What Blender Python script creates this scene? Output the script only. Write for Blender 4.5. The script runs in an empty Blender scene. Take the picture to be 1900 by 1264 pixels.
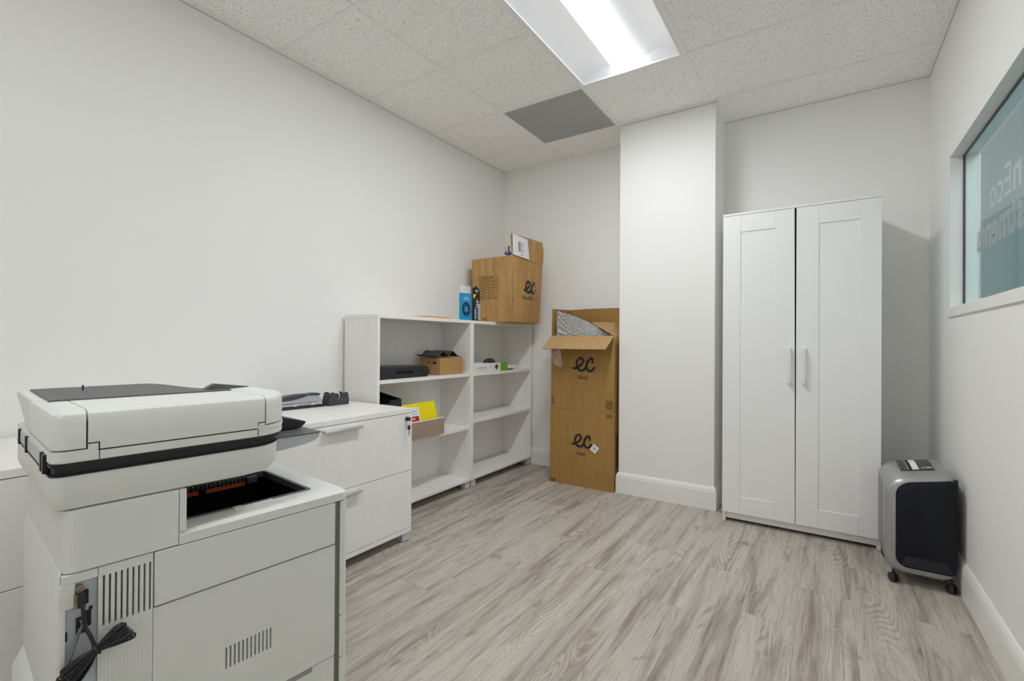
import bpy, bmesh, math, random
from mathutils import Vector, Matrix
C = bpy.context.scene.collection
D = bpy.data
PI = math.pi
random.seed(7)

# ------------------------------------------------------------------ camera, world, exposure
FPX, YAW, PITCH, ROLL, CAM_H = 882.13, math.radians(33.399), math.radians(0.26), math.radians(0.376), 1.0772
LIGHT_POWER = 21.8      # watts of the recessed lamp in view
FILL_POWER = 13.0  # watts of the added unseen light that fills the room from behind
LENS_GLOW = 3.4
fwd = Vector((-math.sin(YAW) * math.cos(PITCH), math.cos(YAW) * math.cos(PITCH), math.sin(PITCH)))
rgt0 = Vector((math.cos(YAW), math.sin(YAW), 0)); up0 = rgt0.cross(fwd)
rgt = math.cos(ROLL) * rgt0 + math.sin(ROLL) * up0
upv = -math.sin(ROLL) * rgt0 + math.cos(ROLL) * up0
cam = D.objects.new('camera', D.cameras.new('camera')); C.objects.link(cam)
cam.matrix_world = Matrix(((rgt.x, upv.x, -fwd.x, 0), (rgt.y, upv.y, -fwd.y, 0), (rgt.z, upv.z, -fwd.z, CAM_H), (0, 0, 0, 1)))
cam.data.sensor_width = 36; cam.data.lens = FPX / 1900 * 36; cam.data.clip_start = 0.02
bpy.context.scene.camera = cam
W = D.worlds.new('world'); bpy.context.scene.world = W; W.use_nodes = True
W.node_tree.nodes['Background'].inputs[0].default_value = (0.6, 0.62, 0.65, 1)
W.node_tree.nodes['Background'].inputs[1].default_value = 0.3
vs = bpy.context.scene.view_settings
bpy.context.scene.cycles.max_bounces = 20; bpy.context.scene.cycles.diffuse_bounces = 16
vs.view_transform = 'Standard'; vs.look = 'None'; vs.exposure = 0.0; vs.gamma = 1.0; vs.use_curve_mapping = False

# ------------------------------------------------------------------ room numbers (metres)
CEIL = 2.656; XL = -2.502; XR = 0.5056; YB = 3.659; YF = -1.5
PX0, PX1, PY = -1.247, -0.601, 3.304          # pillar
T = 0.6096; GX = [-2.4769 + T * i for i in range(5)]; GY3 = 3.2847   # ceiling grid: y of the last cross bar

# ------------------------------------------------------------------ materials
def mat(name, col, rough=0.5, metal=0.0, spec=0.5, emit=None, estr=0.0, trans=0.0, alpha=1.0, coat=0.0, ior=1.45):
    m = D.materials.new(name); m.use_nodes = True
    b = m.node_tree.nodes['Principled BSDF']
    b.inputs['Base Color'].default_value = (*col, 1); b.inputs['Roughness'].default_value = rough
    b.inputs['Metallic'].default_value = metal; b.inputs['Specular IOR Level'].default_value = spec
    b.inputs['Transmission Weight'].default_value = trans; b.inputs['Alpha'].default_value = alpha
    b.inputs['Coat Weight'].default_value = coat; b.inputs['IOR'].default_value = ior
    if emit: b.inputs['Emission Color'].default_value = (*emit, 1); b.inputs['Emission Strength'].default_value = estr
    return m
def N(m, t, **kw):
    n = m.node_tree.nodes.new(t)
    for k, v in kw.items(): setattr(n, k, v)
    return n
def L(m, a, b): m.node_tree.links.new(a, b)
def inp(n, i, v): n.inputs[i].default_value = v
def bsdf(m): return m.node_tree.nodes['Principled BSDF']
def add_noise(m, c2, scale=8, lo=0.4, hi=0.7, detail=4, stretch=(1, 1, 1), bump=0.0, bscale=200, fac=1.0):
    """second colour in soft blotches, and a fine bump"""
    b = bsdf(m); tc = N(m, 'ShaderNodeTexCoord'); mp = N(m, 'ShaderNodeMapping'); inp(mp, 'Scale', stretch)
    L(m, tc.outputs['Object'], mp.inputs['Vector'])
    n = N(m, 'ShaderNodeTexNoise'); inp(n, 'Scale', scale); inp(n, 'Detail', detail); L(m, mp.outputs[0], n.inputs['Vector'])
    r = N(m, 'ShaderNodeMapRange'); inp(r, 'From Min', lo); inp(r, 'From Max', hi); inp(r, 'To Max', fac); L(m, n.outputs[0], r.inputs[0])
    x = N(m, 'ShaderNodeMix', data_type='RGBA'); L(m, r.outputs[0], x.inputs[0])
    x.inputs[6].default_value = b.inputs['Base Color'].default_value[:]; x.inputs[7].default_value = (*c2, 1)
    L(m, x.outputs[2], b.inputs['Base Color'])
    if bump:
        n2 = N(m, 'ShaderNodeTexNoise'); inp(n2, 'Scale', bscale); inp(n2, 'Detail', 3); L(m, mp.outputs[0], n2.inputs['Vector'])
        bp = N(m, 'ShaderNodeBump'); inp(bp, 'Strength', bump); inp(bp, 'Distance', 0.002); L(m, n2.outputs[0], bp.inputs['Height'])
        L(m, bp.outputs[0], b.inputs['Normal'])
    return m

M = {}
M['wall'] = add_noise(mat('wall_paint', (0.85, 0.85, 0.835), 0.62, spec=0.3), (0.84, 0.84, 0.825), 3, bump=0.08, bscale=120)
M['trim'] = mat('trim_paint', (0.85, 0.845, 0.82), 0.4)
M['melamine'] = add_noise(mat('white_melamine', (0.85, 0.835, 0.82), 0.42), (0.83, 0.815, 0.80), 30, stretch=(1, 1, .2), bump=0.05, bscale=300)
M['melamine_cool'] = mat('white_wardrobe_foil', (0.84, 0.845, 0.845), 0.38)
M['hole'] = mat('pin_hole', (0.10, 0.09, 0.08), 0.9)
M['dark'] = mat('dark_gap', (0.012, 0.012, 0.013), 0.8)
M['print_white'] = add_noise(mat('printer_plastic', (0.735, 0.755, 0.725), 0.45), (0.725, 0.745, 0.715), 6, bump=0.05, bscale=600)
M['print_black'] = mat('printer_black', (0.010, 0.010, 0.012), 0.4)
M['print_grey'] = mat('printer_grey', (0.10, 0.10, 0.105), 0.45)
M['tray_grey'] = mat('feeder_tray_grey', (0.105, 0.106, 0.108), 0.5)
M['print_silver'] = mat('printer_silver', (0.50, 0.52, 0.54), 0.4)
M['print_blue_metal'] = mat('connector_plate', (0.50, 0.55, 0.60), 0.45, metal=0.0)
M['orange'] = mat('orange_guide', (0.62, 0.09, 0.02), 0.4)
M['cable_black'] = mat('black_cable', (0.02, 0.02, 0.024), 0.45)
M['cable_grey'] = mat('grey_cable', (0.16, 0.165, 0.15), 0.5)
M['green_led'] = mat('green_socket', (0.05, 0.35, 0.02), 0.4, emit=(0.1, 1, 0.05), estr=0.6)
M['brass'] = mat('brass_plug', (0.34, 0.29, 0.20), 0.35, metal=0.7)
M['steel'] = mat('brushed_steel', (0.72, 0.72, 0.73), 0.3, metal=0.9)
M['white_handle'] = mat('white_handle', (0.78, 0.79, 0.785), 0.35)
M['foot_grey'] = mat('foot_grey', (0.55, 0.58, 0.60), 0.45)
M['black_plastic'] = mat('black_plastic', (0.02, 0.021, 0.024), 0.4)
M['charcoal'] = mat('charcoal_plastic', (0.045, 0.05, 0.058), 0.45)
M['leather'] = add_noise(mat('black_leatherette', (0.016, 0.017, 0.022), 0.45), (0.024, 0.025, 0.03), 40, bump=0.4, bscale=500)
M['punch_grey'] = mat('punch_grey', (0.42, 0.44, 0.48), 0.35, metal=0.2)
M['tape_roll'] = mat('tape_roll', (0.72, 0.72, 0.66), 0.3)
M['ink'] = mat('black_ink', (0.018, 0.017, 0.02), 0.6)
M['ink_faded'] = mat('faded_ink', (0.09, 0.055, 0.025), 0.7)
M['ink_grey'] = mat('grey_ink', (0.10, 0.095, 0.085), 0.7)
M['ink_red'] = mat('red_print', (0.62, 0.03, 0.02), 0.5)
M['paper'] = mat('white_paper', (0.78, 0.78, 0.82), 0.6)
M['white'] = mat('white_card', (0.80, 0.80, 0.80), 0.5)
M['yellow'] = mat('yellow_wrap', (0.86, 0.72, 0.0), 0.4)
M['blue'] = mat('blue_card', (0.0, 0.30, 0.60), 0.4)
M['cyan'] = mat('cyan_print', (0.0, 0.42, 0.68), 0.4)
M['navy_print'] = mat('navy_print', (0.012, 0.022, 0.045), 0.4)
M['gold_print'] = mat('ochre_print', (0.30, 0.22, 0.12), 0.5)
M['green'] = mat('green_card', (0.14, 0.42, 0.03), 0.5)
M['purple'] = mat('plum_print', (0.20, 0.03, 0.10), 0.5)
M['envelope'] = mat('kraft_envelope', (0.62, 0.30, 0.06), 0.6)
M['greyboard'] = add_noise(mat('grey_brown_board', (0.36, 0.27, 0.20), 0.7), (0.33, 0.245, 0.18), 20)
M['shred_silver'] = mat('shredder_silver', (0.40, 0.40, 0.405), 0.34, metal=0.55)
M['shred_dark'] = mat('shredder_dark_grey', (0.05, 0.052, 0.048), 0.3)
M['shred_side'] = mat('shredder_side_grey', (0.22, 0.22, 0.21), 0.45)
M['shred_navy'] = mat('shredder_navy_bin', (0.006, 0.008, 0.016), 0.26, spec=0.35)
M['screen'] = mat('dark_screen', (0.02, 0.022, 0.026), 0.2)
M['vent_frame'] = mat('vent_frame', (0.62, 0.62, 0.60), 0.5)
M['tbar'] = mat('ceiling_grid_bar', (0.87, 0.86, 0.84), 0.5)
M['light_white'] = mat('light_reflector_white', (0.86, 0.87, 0.89), 0.5)
M['lens'] = mat('light_lens', (0.9, 0.92, 0.95), 0.5, emit=(0.97, 0.985, 1.0), estr=LENS_GLOW)
M['gap_shade'] = mat('gap_shade', (0.16, 0.16, 0.15), 0.7)
M['letter'] = mat('frosted_vinyl_letters', (0.92, 0.86, 0.82), 0.7)
M['hall_wall'] = mat('hall_wall', (0.55, 0.74, 0.76), 0.7)
M['hall_low'] = mat('hall_lower_panel', (0.42, 0.62, 0.64), 0.6)

g = mat('window_glass', (0.80, 0.93, 0.95), 0.0, trans=1.0, ior=1.52); M['glass'] = g
p = mat('clear_plastic', (0.92, 0.94, 0.95), 0.12, trans=0.0, alpha=0.30, spec=0.8); M['clear'] = p
p = mat('packing_tape', (0.55, 0.38, 0.20), 0.15, alpha=0.28, spec=0.6); M['tape'] = p
p = mat('thin_plastic_film', (0.75, 0.68, 0.66), 0.15, alpha=0.35, spec=0.6); M['film'] = p

def cardboard(name, c1, c2, c3):
    m = mat(name, c1, 0.72, spec=0.25); b = bsdf(m)
    tc = N(m, 'ShaderNodeTexCoord'); mp = N(m, 'ShaderNodeMapping'); inp(mp, 'Scale', (9, 9, 1.2)); L(m, tc.outputs['Object'], mp.inputs[0])
    n = N(m, 'ShaderNodeTexNoise'); inp(n, 'Scale', 3); inp(n, 'Detail', 5); L(m, mp.outputs[0], n.inputs[0])
    cr = N(m, 'ShaderNodeValToRGB'); e = cr.color_ramp.elements
    e[0].position = 0.30; e[0].color = (*c2, 1); e[1].position = 0.62; e[1].color = (*c1, 1)
    L(m, n.outputs[0], cr.inputs[0])
    n2 = N(m, 'ShaderNodeTexNoise'); inp(n2, 'Scale', 6); inp(n2, 'Detail', 6); L(m, tc.outputs['Object'], n2.inputs[0])
    r = N(m, 'ShaderNodeMapRange'); inp(r, 'From Min', 0.62); inp(r, 'From Max', 0.75); inp(r, 'To Max', 0.6); L(m, n2.outputs[0], r.inputs[0])
    x = N(m, 'ShaderNodeMix', data_type='RGBA'); L(m, r.outputs[0], x.inputs[0]); L(m, cr.outputs[0], x.inputs[6]); x.inputs[7].default_value = (*c3, 1)
    L(m, x.outputs[2], b.inputs['Base Color'])
    w = N(m, 'ShaderNodeTexNoise'); inp(w, 'Scale', 12); inp(w, 'Detail', 5); mp2 = N(m, 'ShaderNodeMapping'); inp(mp2, 'Scale', (6, 6, .5)); L(m, tc.outputs['Object'], mp2.inputs[0]); L(m, mp2.outputs[0], w.inputs[0])
    bp = N(m, 'ShaderNodeBump'); inp(bp, 'Strength', 0.35); inp(bp, 'Distance', 0.003); L(m, w.outputs[0], bp.inputs['Height']); L(m, bp.outputs[0], b.inputs['Normal'])
    return m
M['carton'] = cardboard('carton_board', (0.40, 0.235, 0.075), (0.345, 0.200, 0.063), (0.29, 0.16, 0.05))
M['carton_worn'] = cardboard('worn_carton_board', (0.52, 0.31, 0.115), (0.40, 0.235, 0.085), (0.27, 0.15, 0.06))
M['carton_in'] = cardboard('carton_board_inside', (0.47, 0.30, 0.14), (0.42, 0.265, 0.12), (0.38, 0.24, 0.11))
M['carton_light'] = cardboard('small_carton_board', (0.46, 0.27, 0.11), (0.43, 0.25, 0.10), (0.40, 0.23, 0.09))
M['tape_brown'] = mat('brown_tape', (0.25, 0.13, 0.035), 0.25, alpha=0.55)

def floor_mat():
    m = mat('grey_oak_laminate', (0.4, 0.35, 0.3), 0.42, spec=0.4); b = bsdf(m)
    tc = N(m, 'ShaderNodeTexCoord'); sx = N(m, 'ShaderNodeSeparateXYZ'); L(m, tc.outputs['Object'], sx.inputs[0])
    def mth(op, a, bb=None, cc=None):
        n = N(m, 'ShaderNodeMath', operation=op)
        for i, v in enumerate((a, bb, cc)):
            if v is None: continue
            if isinstance(v, (int, float)): n.inputs[i].default_value = v
            else: L(m, v, n.inputs[i])
        return n.outputs[0]
    def comb(x, y, z):
        n = N(m, 'ShaderNodeCombineXYZ')
        for i, v in enumerate((x, y, z)):
            if isinstance(v, (int, float)): n.inputs[i].default_value = v
            else: L(m, v, n.inputs[i])
        return n.outputs[0]
    def noise(vec, scale, detail=2, rough=0.5, dist=0.0):
        n = N(m, 'ShaderNodeTexNoise'); inp(n, 'Scale', scale); inp(n, 'Detail', detail); inp(n, 'Roughness', rough); inp(n, 'Distortion', dist); L(m, vec, n.inputs[0]); return n.outputs[0]
    def mr(v, a, bb, c=0.0, d=1.0):
        n = N(m, 'ShaderNodeMapRange'); inp(n, 1, a); inp(n, 2, bb); inp(n, 3, c); inp(n, 4, d); L(m, v, n.inputs[0]); return n.outputs[0]
    def mix(f, a, bb, mode='MIX'):
        n = N(m, 'ShaderNodeMix', data_type='RGBA', blend_type=mode)
        if isinstance(f, (int, float)): n.inputs[0].default_value = f
        else: L(m, f, n.inputs[0])
        for i, v in ((6, a), (7, bb)):
            if isinstance(v, tuple): n.inputs[i].default_value = (*v, 1)
            else: L(m, v, n.inputs[i])
        return n.outputs[2]
    X, Y = sx.outputs[0], sx.outputs[1]
    u = mth('DIVIDE', mth('ADD', X, 0.284 + 19), 0.19)
    i = mth('FLOOR', u); fu = mth('FRACT', u)
    wn = N(m, 'ShaderNodeTexWhiteNoise', noise_dimensions='1D'); L(m, i, wn.inputs['W'])
    v = mth('DIVIDE', mth('ADD', Y, mth('MULTIPLY', wn.outputs[0], 1.3)), 1.28)
    j = mth('FLOOR', v); fv = mth('FRACT', v)
    wn2 = N(m, 'ShaderNodeTexWhiteNoise', noise_dimensions='2D'); L(m, comb(i, j, 0), wn2.inputs[0])
    pid = wn2.outputs[0]; pz = mth('MULTIPLY', pid, 37)
    # cathedral rings: contour lines of a stretched height field
    h = noise(comb(mth('MULTIPLY', X, 5.5), mth('MULTIPLY', Y, 0.95), pz), 1.0, 2.0, 0.45, 0.25)
    rings = mth('SINE', mth('MULTIPLY', h, 230))
    ringmask = mr(noise(comb(mth('MULTIPLY', X, 7), mth('MULTIPLY', Y, 1.8), mth('ADD', pz, 9)), 1.0, 1), 0.52, 0.66)
    fib = noise(comb(mth('MULTIPLY', X, 230), mth('MULTIPLY', Y, 9), pz), 1.0, 3, 0.65)
    fib2 = noise(comb(mth('MULTIPLY', X, 62), mth('MULTIPLY', Y, 2.6), pz), 1.0, 5, 0.65, 0.3)
    blot = noise(comb(mth('MULTIPLY', X, 14), mth('MULTIPLY', Y, 1.15), pz), 1.0, 5, 0.6, 0.9)
    knot = noise(comb(mth('MULTIPLY', X, 12), mth('MULTIPLY', Y, 4.2), pz), 1.0, 2, 0.5, 0.6)
    base = mix(mr(blot, 0.33, 0.56), (0.255, 0.212, 0.18), (0.52, 0.478, 0.43))
    base = mix(mr(fib2, 0.42, 0.66, 0.0, 0.55), base, (0.56, 0.518, 0.468))
    base = mix(mth('MULTIPLY', mr(fib, 0.48, 0.66), 0.48), base, (0.24, 0.20, 0.165))
    base = mix(mth('MULTIPLY', mth('MULTIPLY', mr(rings, 0.80, 1.0), ringmask), 0.5), base, (0.62, 0.56, 0.50))
    base = mix(mth('MULTIPLY', mth('MULTIPLY', mr(rings, -0.55, -1.0), ringmask), 0.42), base, (0.20, 0.16, 0.13))
    base = mix(mth('MULTIPLY', mr(knot, 0.66, 0.76), 0.6), base, (0.19, 0.15, 0.12))
    tone = mix(pid, (0.96, 0.958, 0.955), (1.035, 1.03, 1.025)); base = mix(1.0, base, tone, 'MULTIPLY')
    e1 = mth('LESS_THAN', mth('MINIMUM', fu, mth('SUBTRACT', 1, fu)), 0.0032)
    e2 = mth('LESS_THAN', mth('MINIMUM', fv, mth('SUBTRACT', 1, fv)), 0.0007)
    seam = mth('MAXIMUM', e1, e2)
    base = mix(mth('MULTIPLY', seam, 0.5), base, (0.12, 0.10, 0.085))
    L(m, base, b.inputs['Base Color'])
    L(m, mr(fib2, 0.3, 0.7, 0.50, 0.36), b.inputs['Roughness'])
    bp = N(m, 'ShaderNodeBump'); inp(bp, 'Strength', 0.25); inp(bp, 'Distance', 0.001)
    L(m, mth('SUBTRACT', fib, mth('MULTIPLY', seam, 2)), bp.inputs['Height']); L(m, bp.outputs[0], b.inputs['Normal'])
    return m
M['floor'] = floor_mat()

def tile_mat():
    m = mat('mineral_fibre_tile', (0.70, 0.69, 0.65), 0.85, spec=0.2); b = bsdf(m)
    tc = N(m, 'ShaderNodeTexCoord')
    n = N(m, 'ShaderNodeTexNoise'); inp(n, 'Scale', 210); inp(n, 'Detail', 2); inp(n, 'Roughness', 0.6); L(m, tc.outputs['Object'], n.inputs[0])
    n2 = N(m, 'ShaderNodeTexNoise'); inp(n2, 'Scale', 120); inp(n2, 'Detail', 1); L(m, tc.outputs['Object'], n2.inputs[0])
    r = N(m, 'ShaderNodeMapRange'); inp(r, 1, 0.585); inp(r, 2, 0.635); L(m, n.outputs[0], r.inputs[0])
    r2 = N(m, 'ShaderNodeMapRange'); inp(r2, 1, 0.38); inp(r2, 2, 0.55); L(m, n2.outputs[0], r2.inputs[0])
    mm = N(m, 'ShaderNodeMath', operation='MULTIPLY'); L(m, r.outputs[0], mm.inputs[0]); L(m, r2.outputs[0], mm.inputs[1])
    x = N(m, 'ShaderNodeMix', data_type='RGBA'); L(m, mm.outputs[0], x.inputs[0]); x.inputs[6].default_value = (0.95, 0.94, 0.92, 1); x.inputs[7].default_value = (0.30, 0.28, 0.25, 1)
    L(m, x.outputs[2], b.inputs['Base Color'])
    bp = N(m, 'ShaderNodeBump'); inp(bp, 'Strength', 0.5); inp(bp, 'Distance', -0.002); L(m, mm.outputs[0], bp.inputs['Height']); L(m, bp.outputs[0], b.inputs['Normal'])
    return m
M['tile'] = tile_mat()

def vent_mat():
    m = mat('perforated_metal', (0.30, 0.31, 0.31), 0.5); b = bsdf(m)
    tc = N(m, 'ShaderNodeTexCoord'); v = N(m, 'ShaderNodeTexVoronoi'); inp(v, 'Scale', 90); inp(v, 'Randomness', 0.0)
    mp = N(m, 'ShaderNodeMapping'); inp(mp, 'Rotation', (0, 0, PI / 4)); L(m, tc.outputs['Object'], mp.inputs[0]); L(m, mp.outputs[0], v.inputs[0])
    r = N(m, 'ShaderNodeMapRange'); inp(r, 1, 0.27); inp(r, 2, 0.36); L(m, v.outputs['Distance'], r.inputs[0])
    x = N(m, 'ShaderNodeMix', data_type='RGBA'); L(m, r.outputs[0], x.inputs[0]); x.inputs[6].default_value = (0.03, 0.03, 0.03, 1); x.inputs[7].default_value = (0.46, 0.47, 0.47, 1)
    L(m, x.outputs[2], b.inputs['Base Color']); return m
M['vent'] = vent_mat()

def foil_mat():
    m = mat('bubble_foil', (0.66, 0.68, 0.70), 0.22, metal=0.95); b = bsdf(m)
    tc = N(m, 'ShaderNodeTexCoord'); v = N(m, 'ShaderNodeTexVoronoi'); inp(v, 'Scale', 110); inp(v, 'Randomness', 0.1); L(m, tc.outputs['Object'], v.inputs[0])
    bp = N(m, 'ShaderNodeBump'); inp(bp, 'Strength', 1.0); inp(bp, 'Distance', 0.009); L(m, v.outputs['Distance'], bp.inputs['Height']); L(m, bp.outputs[0], b.inputs['Normal'])
    return m
M['foil'] = foil_mat()

# ------------------------------------------------------------------ mesh helpers
class MB:
    def __init__(s): s.bm = bmesh.new(); s.mi = 0
    def face(s, pts, mi=None):
        try: f = s.bm.faces.new([s.bm.verts.new(p) for p in pts])
        except ValueError: return
        f.material_index = s.mi if mi is None else mi
        return f
    def box(s, x0, x1, y0, y1, z0, z1, mi=None):
        v = [s.bm.verts.new(p) for p in ((x0, y0, z0), (x1, y0, z0), (x1, y1, z0), (x0, y1, z0), (x0, y0, z1), (x1, y0, z1), (x1, y1, z1), (x0, y1, z1))]
        for q in ((0, 3, 2, 1), (4, 5, 6, 7), (0, 1, 5, 4), (1, 2, 6, 5), (2, 3, 7, 6), (3, 0, 4, 7)):
            f = s.bm.faces.new([v[i] for i in q]); f.material_index = s.mi if mi is None else mi
        return s
    def loft(s, loops, cap0=True, cap1=True, mi=None, close=True):
        mi = s.mi if mi is None else mi
        vv = [[s.bm.verts.new(p) for p in lp] for lp in loops]
        n = len(vv[0])
        for a, b in zip(vv, vv[1:]):
            for k in range(n if close else n - 1):
                f = s.bm.faces.new((a[k], a[(k + 1) % n], b[(k + 1) % n], b[k])); f.material_index = mi
        if cap0: f = s.bm.faces.new(vv[0][::-1]); f.material_index = mi
        if cap1: f = s.bm.faces.new(vv[-1]); f.material_index = mi
        return s
    def prism(s, poly, axis, a0, a1, mi=None):
        """poly in the two other axes (in x,y,z order) extruded along axis"""
        def P(p, a): return {'x': (a, p[0], p[1]), 'y': (p[0], a, p[1]), 'z': (p[0], p[1], a)}[axis]
        return s.loft([[P(p, a0) for p in poly], [P(p, a1) for p in poly]], mi=mi)
    def ring(s, outer, inner, z0, z1, mi=None):
        """flat frame with a hole, between two loops with equal counts"""
        n = len(outer); mi = s.mi if mi is None else mi
        V = [[s.bm.verts.new((p[0], p[1], z)) for p in lp] for lp, z in ((outer, z0), (outer, z1), (inner, z1), (inner, z0))]
        for a, b in zip(V, V[1:] + V[:1]):
            for k in range(n):
                f = s.bm.faces.new((a[k], a[(k + 1) % n], b[(k + 1) % n], b[k])); f.material_index = mi
        return s
    def tube(s, pts, r, seg=8, mi=None, closed=False, flat=None):
        mi = s.mi if mi is None else mi
        pts = [Vector(p) for p in pts]; n = len(pts); rings = []
        prev = None
        for i, p in enumerate(pts):
            a = pts[(i - 1) % n] if (i or closed) else p; b = pts[(i + 1) % n] if (i < n - 1 or closed) else p
            t = (b - a).normalized() if (b - a).length > 1e-9 else Vector((0, 0, 1))
            if prev is None: u = t.orthogonal().normalized()
            else:
                u = prev - t * prev.dot(t); u = u.normalized() if u.length > 1e-6 else t.orthogonal().normalized()
            prev = u; w = t.cross(u)
            rr = r[i] if isinstance(r, (list, tuple)) else r
            rings.append([p + (u * math.cos(2 * PI * k / seg) + w * math.sin(2 * PI * k / seg)) * rr for k in range(seg)])
        if closed: rings.append(rings[0]); return s.loft(rings, False, False, mi)
        return s.loft(rings, True, True, mi)
    def disc(s, c, u, v, r, seg=8, mi=None):
        c, u, v = Vector(c), Vector(u), Vector(v)
        s.face([c + (u * math.cos(2 * PI * k / seg) + v * math.sin(2 * PI * k / seg)) * r for k in range(seg)], mi)
    def ribbon(s, path, o, u, v, w, n, mi=None, off=0.0006):
        """flat stroke of width w along a 2-D path lying in the plane o + x*u + y*v"""
        mi = s.mi if mi is None else mi
        o, u, v, n = Vector(o), Vector(u), Vector(v), Vector(n); q = len(path)
        Lp, Rp = [], []
        for i, (x, y) in enumerate(path):
            x0, y0 = path[max(i - 1, 0)]; x1, y1 = path[min(i + 1, q - 1)]
            dx, dy = x1 - x0, y1 - y0; d = math.hypot(dx, dy) or 1; nx, ny = -dy / d, dx / d
            zo = off + i * 2e-6
            Lp.append(o + u * (x + nx * w / 2) + v * (y + ny * w / 2) + n * zo); Rp.append(o + u * (x - nx * w / 2) + v * (y - ny * w / 2) + n * zo)
        for i in range(q - 1):
            s.face([Lp[i], Rp[i], Rp[i + 1], Lp[i + 1]], mi)
        for (x, y), k in ((path[0], 0), (path[-1], q)):
            s.disc(o + u * x + v * y + n * (off + k * 2e-6), u, v, w / 2, 14, mi)
    def build(s, name, mats, parent=None, apart=False, bevel=0.0, seg=2, smooth=False, solid=0.0, subsurf=0, xf=None, ang=40):
        bm = s.bm
        if apart:                     # every loose piece becomes an object of its own
            left = set(bm.faces); isl = []
            while left:
                st = [left.pop()]; cur = []
                while st:
                    f = st.pop(); cur.append(f)
                    for e in f.edges:
                        for g_ in e.link_faces:
                            if g_ in left: left.discard(g_); st.append(g_)
                isl.append(cur)
            for cur in isl:
                m2 = MB(); vm = {}
                for f in cur:
                    for v in f.verts:
                        if v not in vm: vm[v] = m2.bm.verts.new(v.co)
                    nf = m2.bm.faces.new([vm[v] for v in f.verts]); nf.material_index = f.material_index
                o = m2.build(name, mats, parent, False, bevel, seg, smooth, solid, subsurf, xf, ang)
            bm.free(); return o
        bmesh.ops.recalc_face_normals(bm, faces=bm.faces[:])
        if xf is not None: bm.transform(xf)
        me = D.meshes.new(name); bm.to_mesh(me); bm.free()
        for m in (mats if isinstance(mats, (list, tuple)) else [mats]): me.materials.append(m)
        o = D.objects.new(name, me); C.objects.link(o); o.parent = parent
        if solid: md = o.modifiers.new('solid', 'SOLIDIFY'); md.thickness = solid; md.offset = 0
        if bevel:
            md = o.modifiers.new('bevel', 'BEVEL'); md.width = bevel; md.segments = seg; md.limit_method = 'ANGLE'; md.angle_limit = math.radians(ang)
        if subsurf: md = o.modifiers.new('sub', 'SUBSURF'); md.levels = md.render_levels = subsurf
        if smooth or bevel or subsurf:
            me.polygons.foreach_set('use_smooth', [True] * len(me.polygons))
            if not subsurf: me.set_sharp_from_angle(angle=math.radians(ang if not bevel else 60))
        return o
def rr(x0, x1, y0, y1, r, seg=6):
    """rounded rectangle, ccw; r = one radius or (x0y0, x1y0, x1y1, x0y1)"""
    if not isinstance(r, (list, tuple)): r = (r,) * 4
    out = []
    for (cx, cy, a0), q in zip(((x0, y0, PI), (x1, y0, 1.5 * PI), (x1, y1, 0), (x0, y1, .5 * PI)), r):
        q = max(q, 1e-4)
        ox = cx + q if cx == x0 else cx - q; oy = cy + q if cy == y0 else cy - q
        for k in range(seg + 1):
            a = a0 + PI / 2 * k / seg; out.append((ox + q * math.cos(a), oy + q * math.sin(a)))
    return out
def catmull(P, n=8, closed=False):
    out = []; m = len(P)
    rng = range(m if closed else m - 1)
    for i in rng:
        g = lambda k: P[k % m] if closed else P[max(0, min(m - 1, k))]
        p0, p1, p2, p3 = g(i - 1), g(i), g(i + 1), g(i + 2)
        for k in range(n):
            t = k / n
            out.append(tuple(0.5 * (2 * b + (c - a) * t + (2 * a - 5 * b + 4 * c - d) * t * t + (3 * b - a - 3 * c + d) * t ** 3) for a, b, c, d in zip(p0, p1, p2, p3)))
    if not closed: out.append(tuple(P[-1]))
    return out
def thing(name, label, cat, loc=(0, 0, 0), rz=0, group=None):
    o = D.objects.new(name, None); o.empty_display_size = 0.05; C.objects.link(o); o.location = loc; o.rotation_euler = (0, 0, rz)
    o['label'] = label; o['category'] = cat
    if group: o['group'] = group
    return o
def tag(o, label, cat, group=None):
    o['label'] = label; o['category'] = cat
    if group: o['group'] = group
    return o
def struct(name, mb, m, **kw):
    o = mb.build(name, m, **kw); o['kind'] = 'structure'; return o
def text_mesh(txt, width=None, height=None, bold=0.0, extrude=0.0, mirror=False):
    """text as a bmesh in the xy plane, starting at the origin, fitted to width / height"""
    cu = D.curves.new('lettering', 'FONT'); cu.body = txt; cu.offset = bold; cu.extrude = extrude; cu.resolution_u = 3
    ob = D.objects.new('lettering', cu); C.objects.link(ob); bpy.context.view_layer.update()
    me = D.meshes.new_from_object(ob.evaluated_get(bpy.context.evaluated_depsgraph_get()))
    D.objects.remove(ob); D.curves.remove(cu)
    bm = bmesh.new(); bm.from_mesh(me); D.meshes.remove(me)
    xs = [v.co.x for v in bm.verts]; ys = [v.co.y for v in bm.verts]
    sx = width / (max(xs) - min(xs)) if width else None; sy = height / (max(ys) - min(ys)) if height else None
    sx = sx or sy; sy = sy or sx
    for v in bm.verts: v.co.x = (v.co.x - min(xs)) * sx; v.co.y = (v.co.y - min(ys)) * sy
    return bm
def add_text(mb, txt, o, u, v, n, width=None, height=None, bold=0.0, mi=None, off=0.0006):
    """flat lettering appended to MB, lower-left corner at o"""
    o, u, v, n = Vector(o), Vector(u), Vector(v), Vector(n)
    bm = text_mesh(txt, width, height, bold)
    vs_ = [mb.bm.verts.new(o + u * q.co.x + v * q.co.y + n * off) for q in bm.verts]
    for f in bm.faces:
        try: nf = mb.bm.faces.new([vs_[q.index] for q in f.verts]); nf.material_index = mb.mi if mi is None else mi
        except ValueError: pass
    bm.free()
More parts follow.
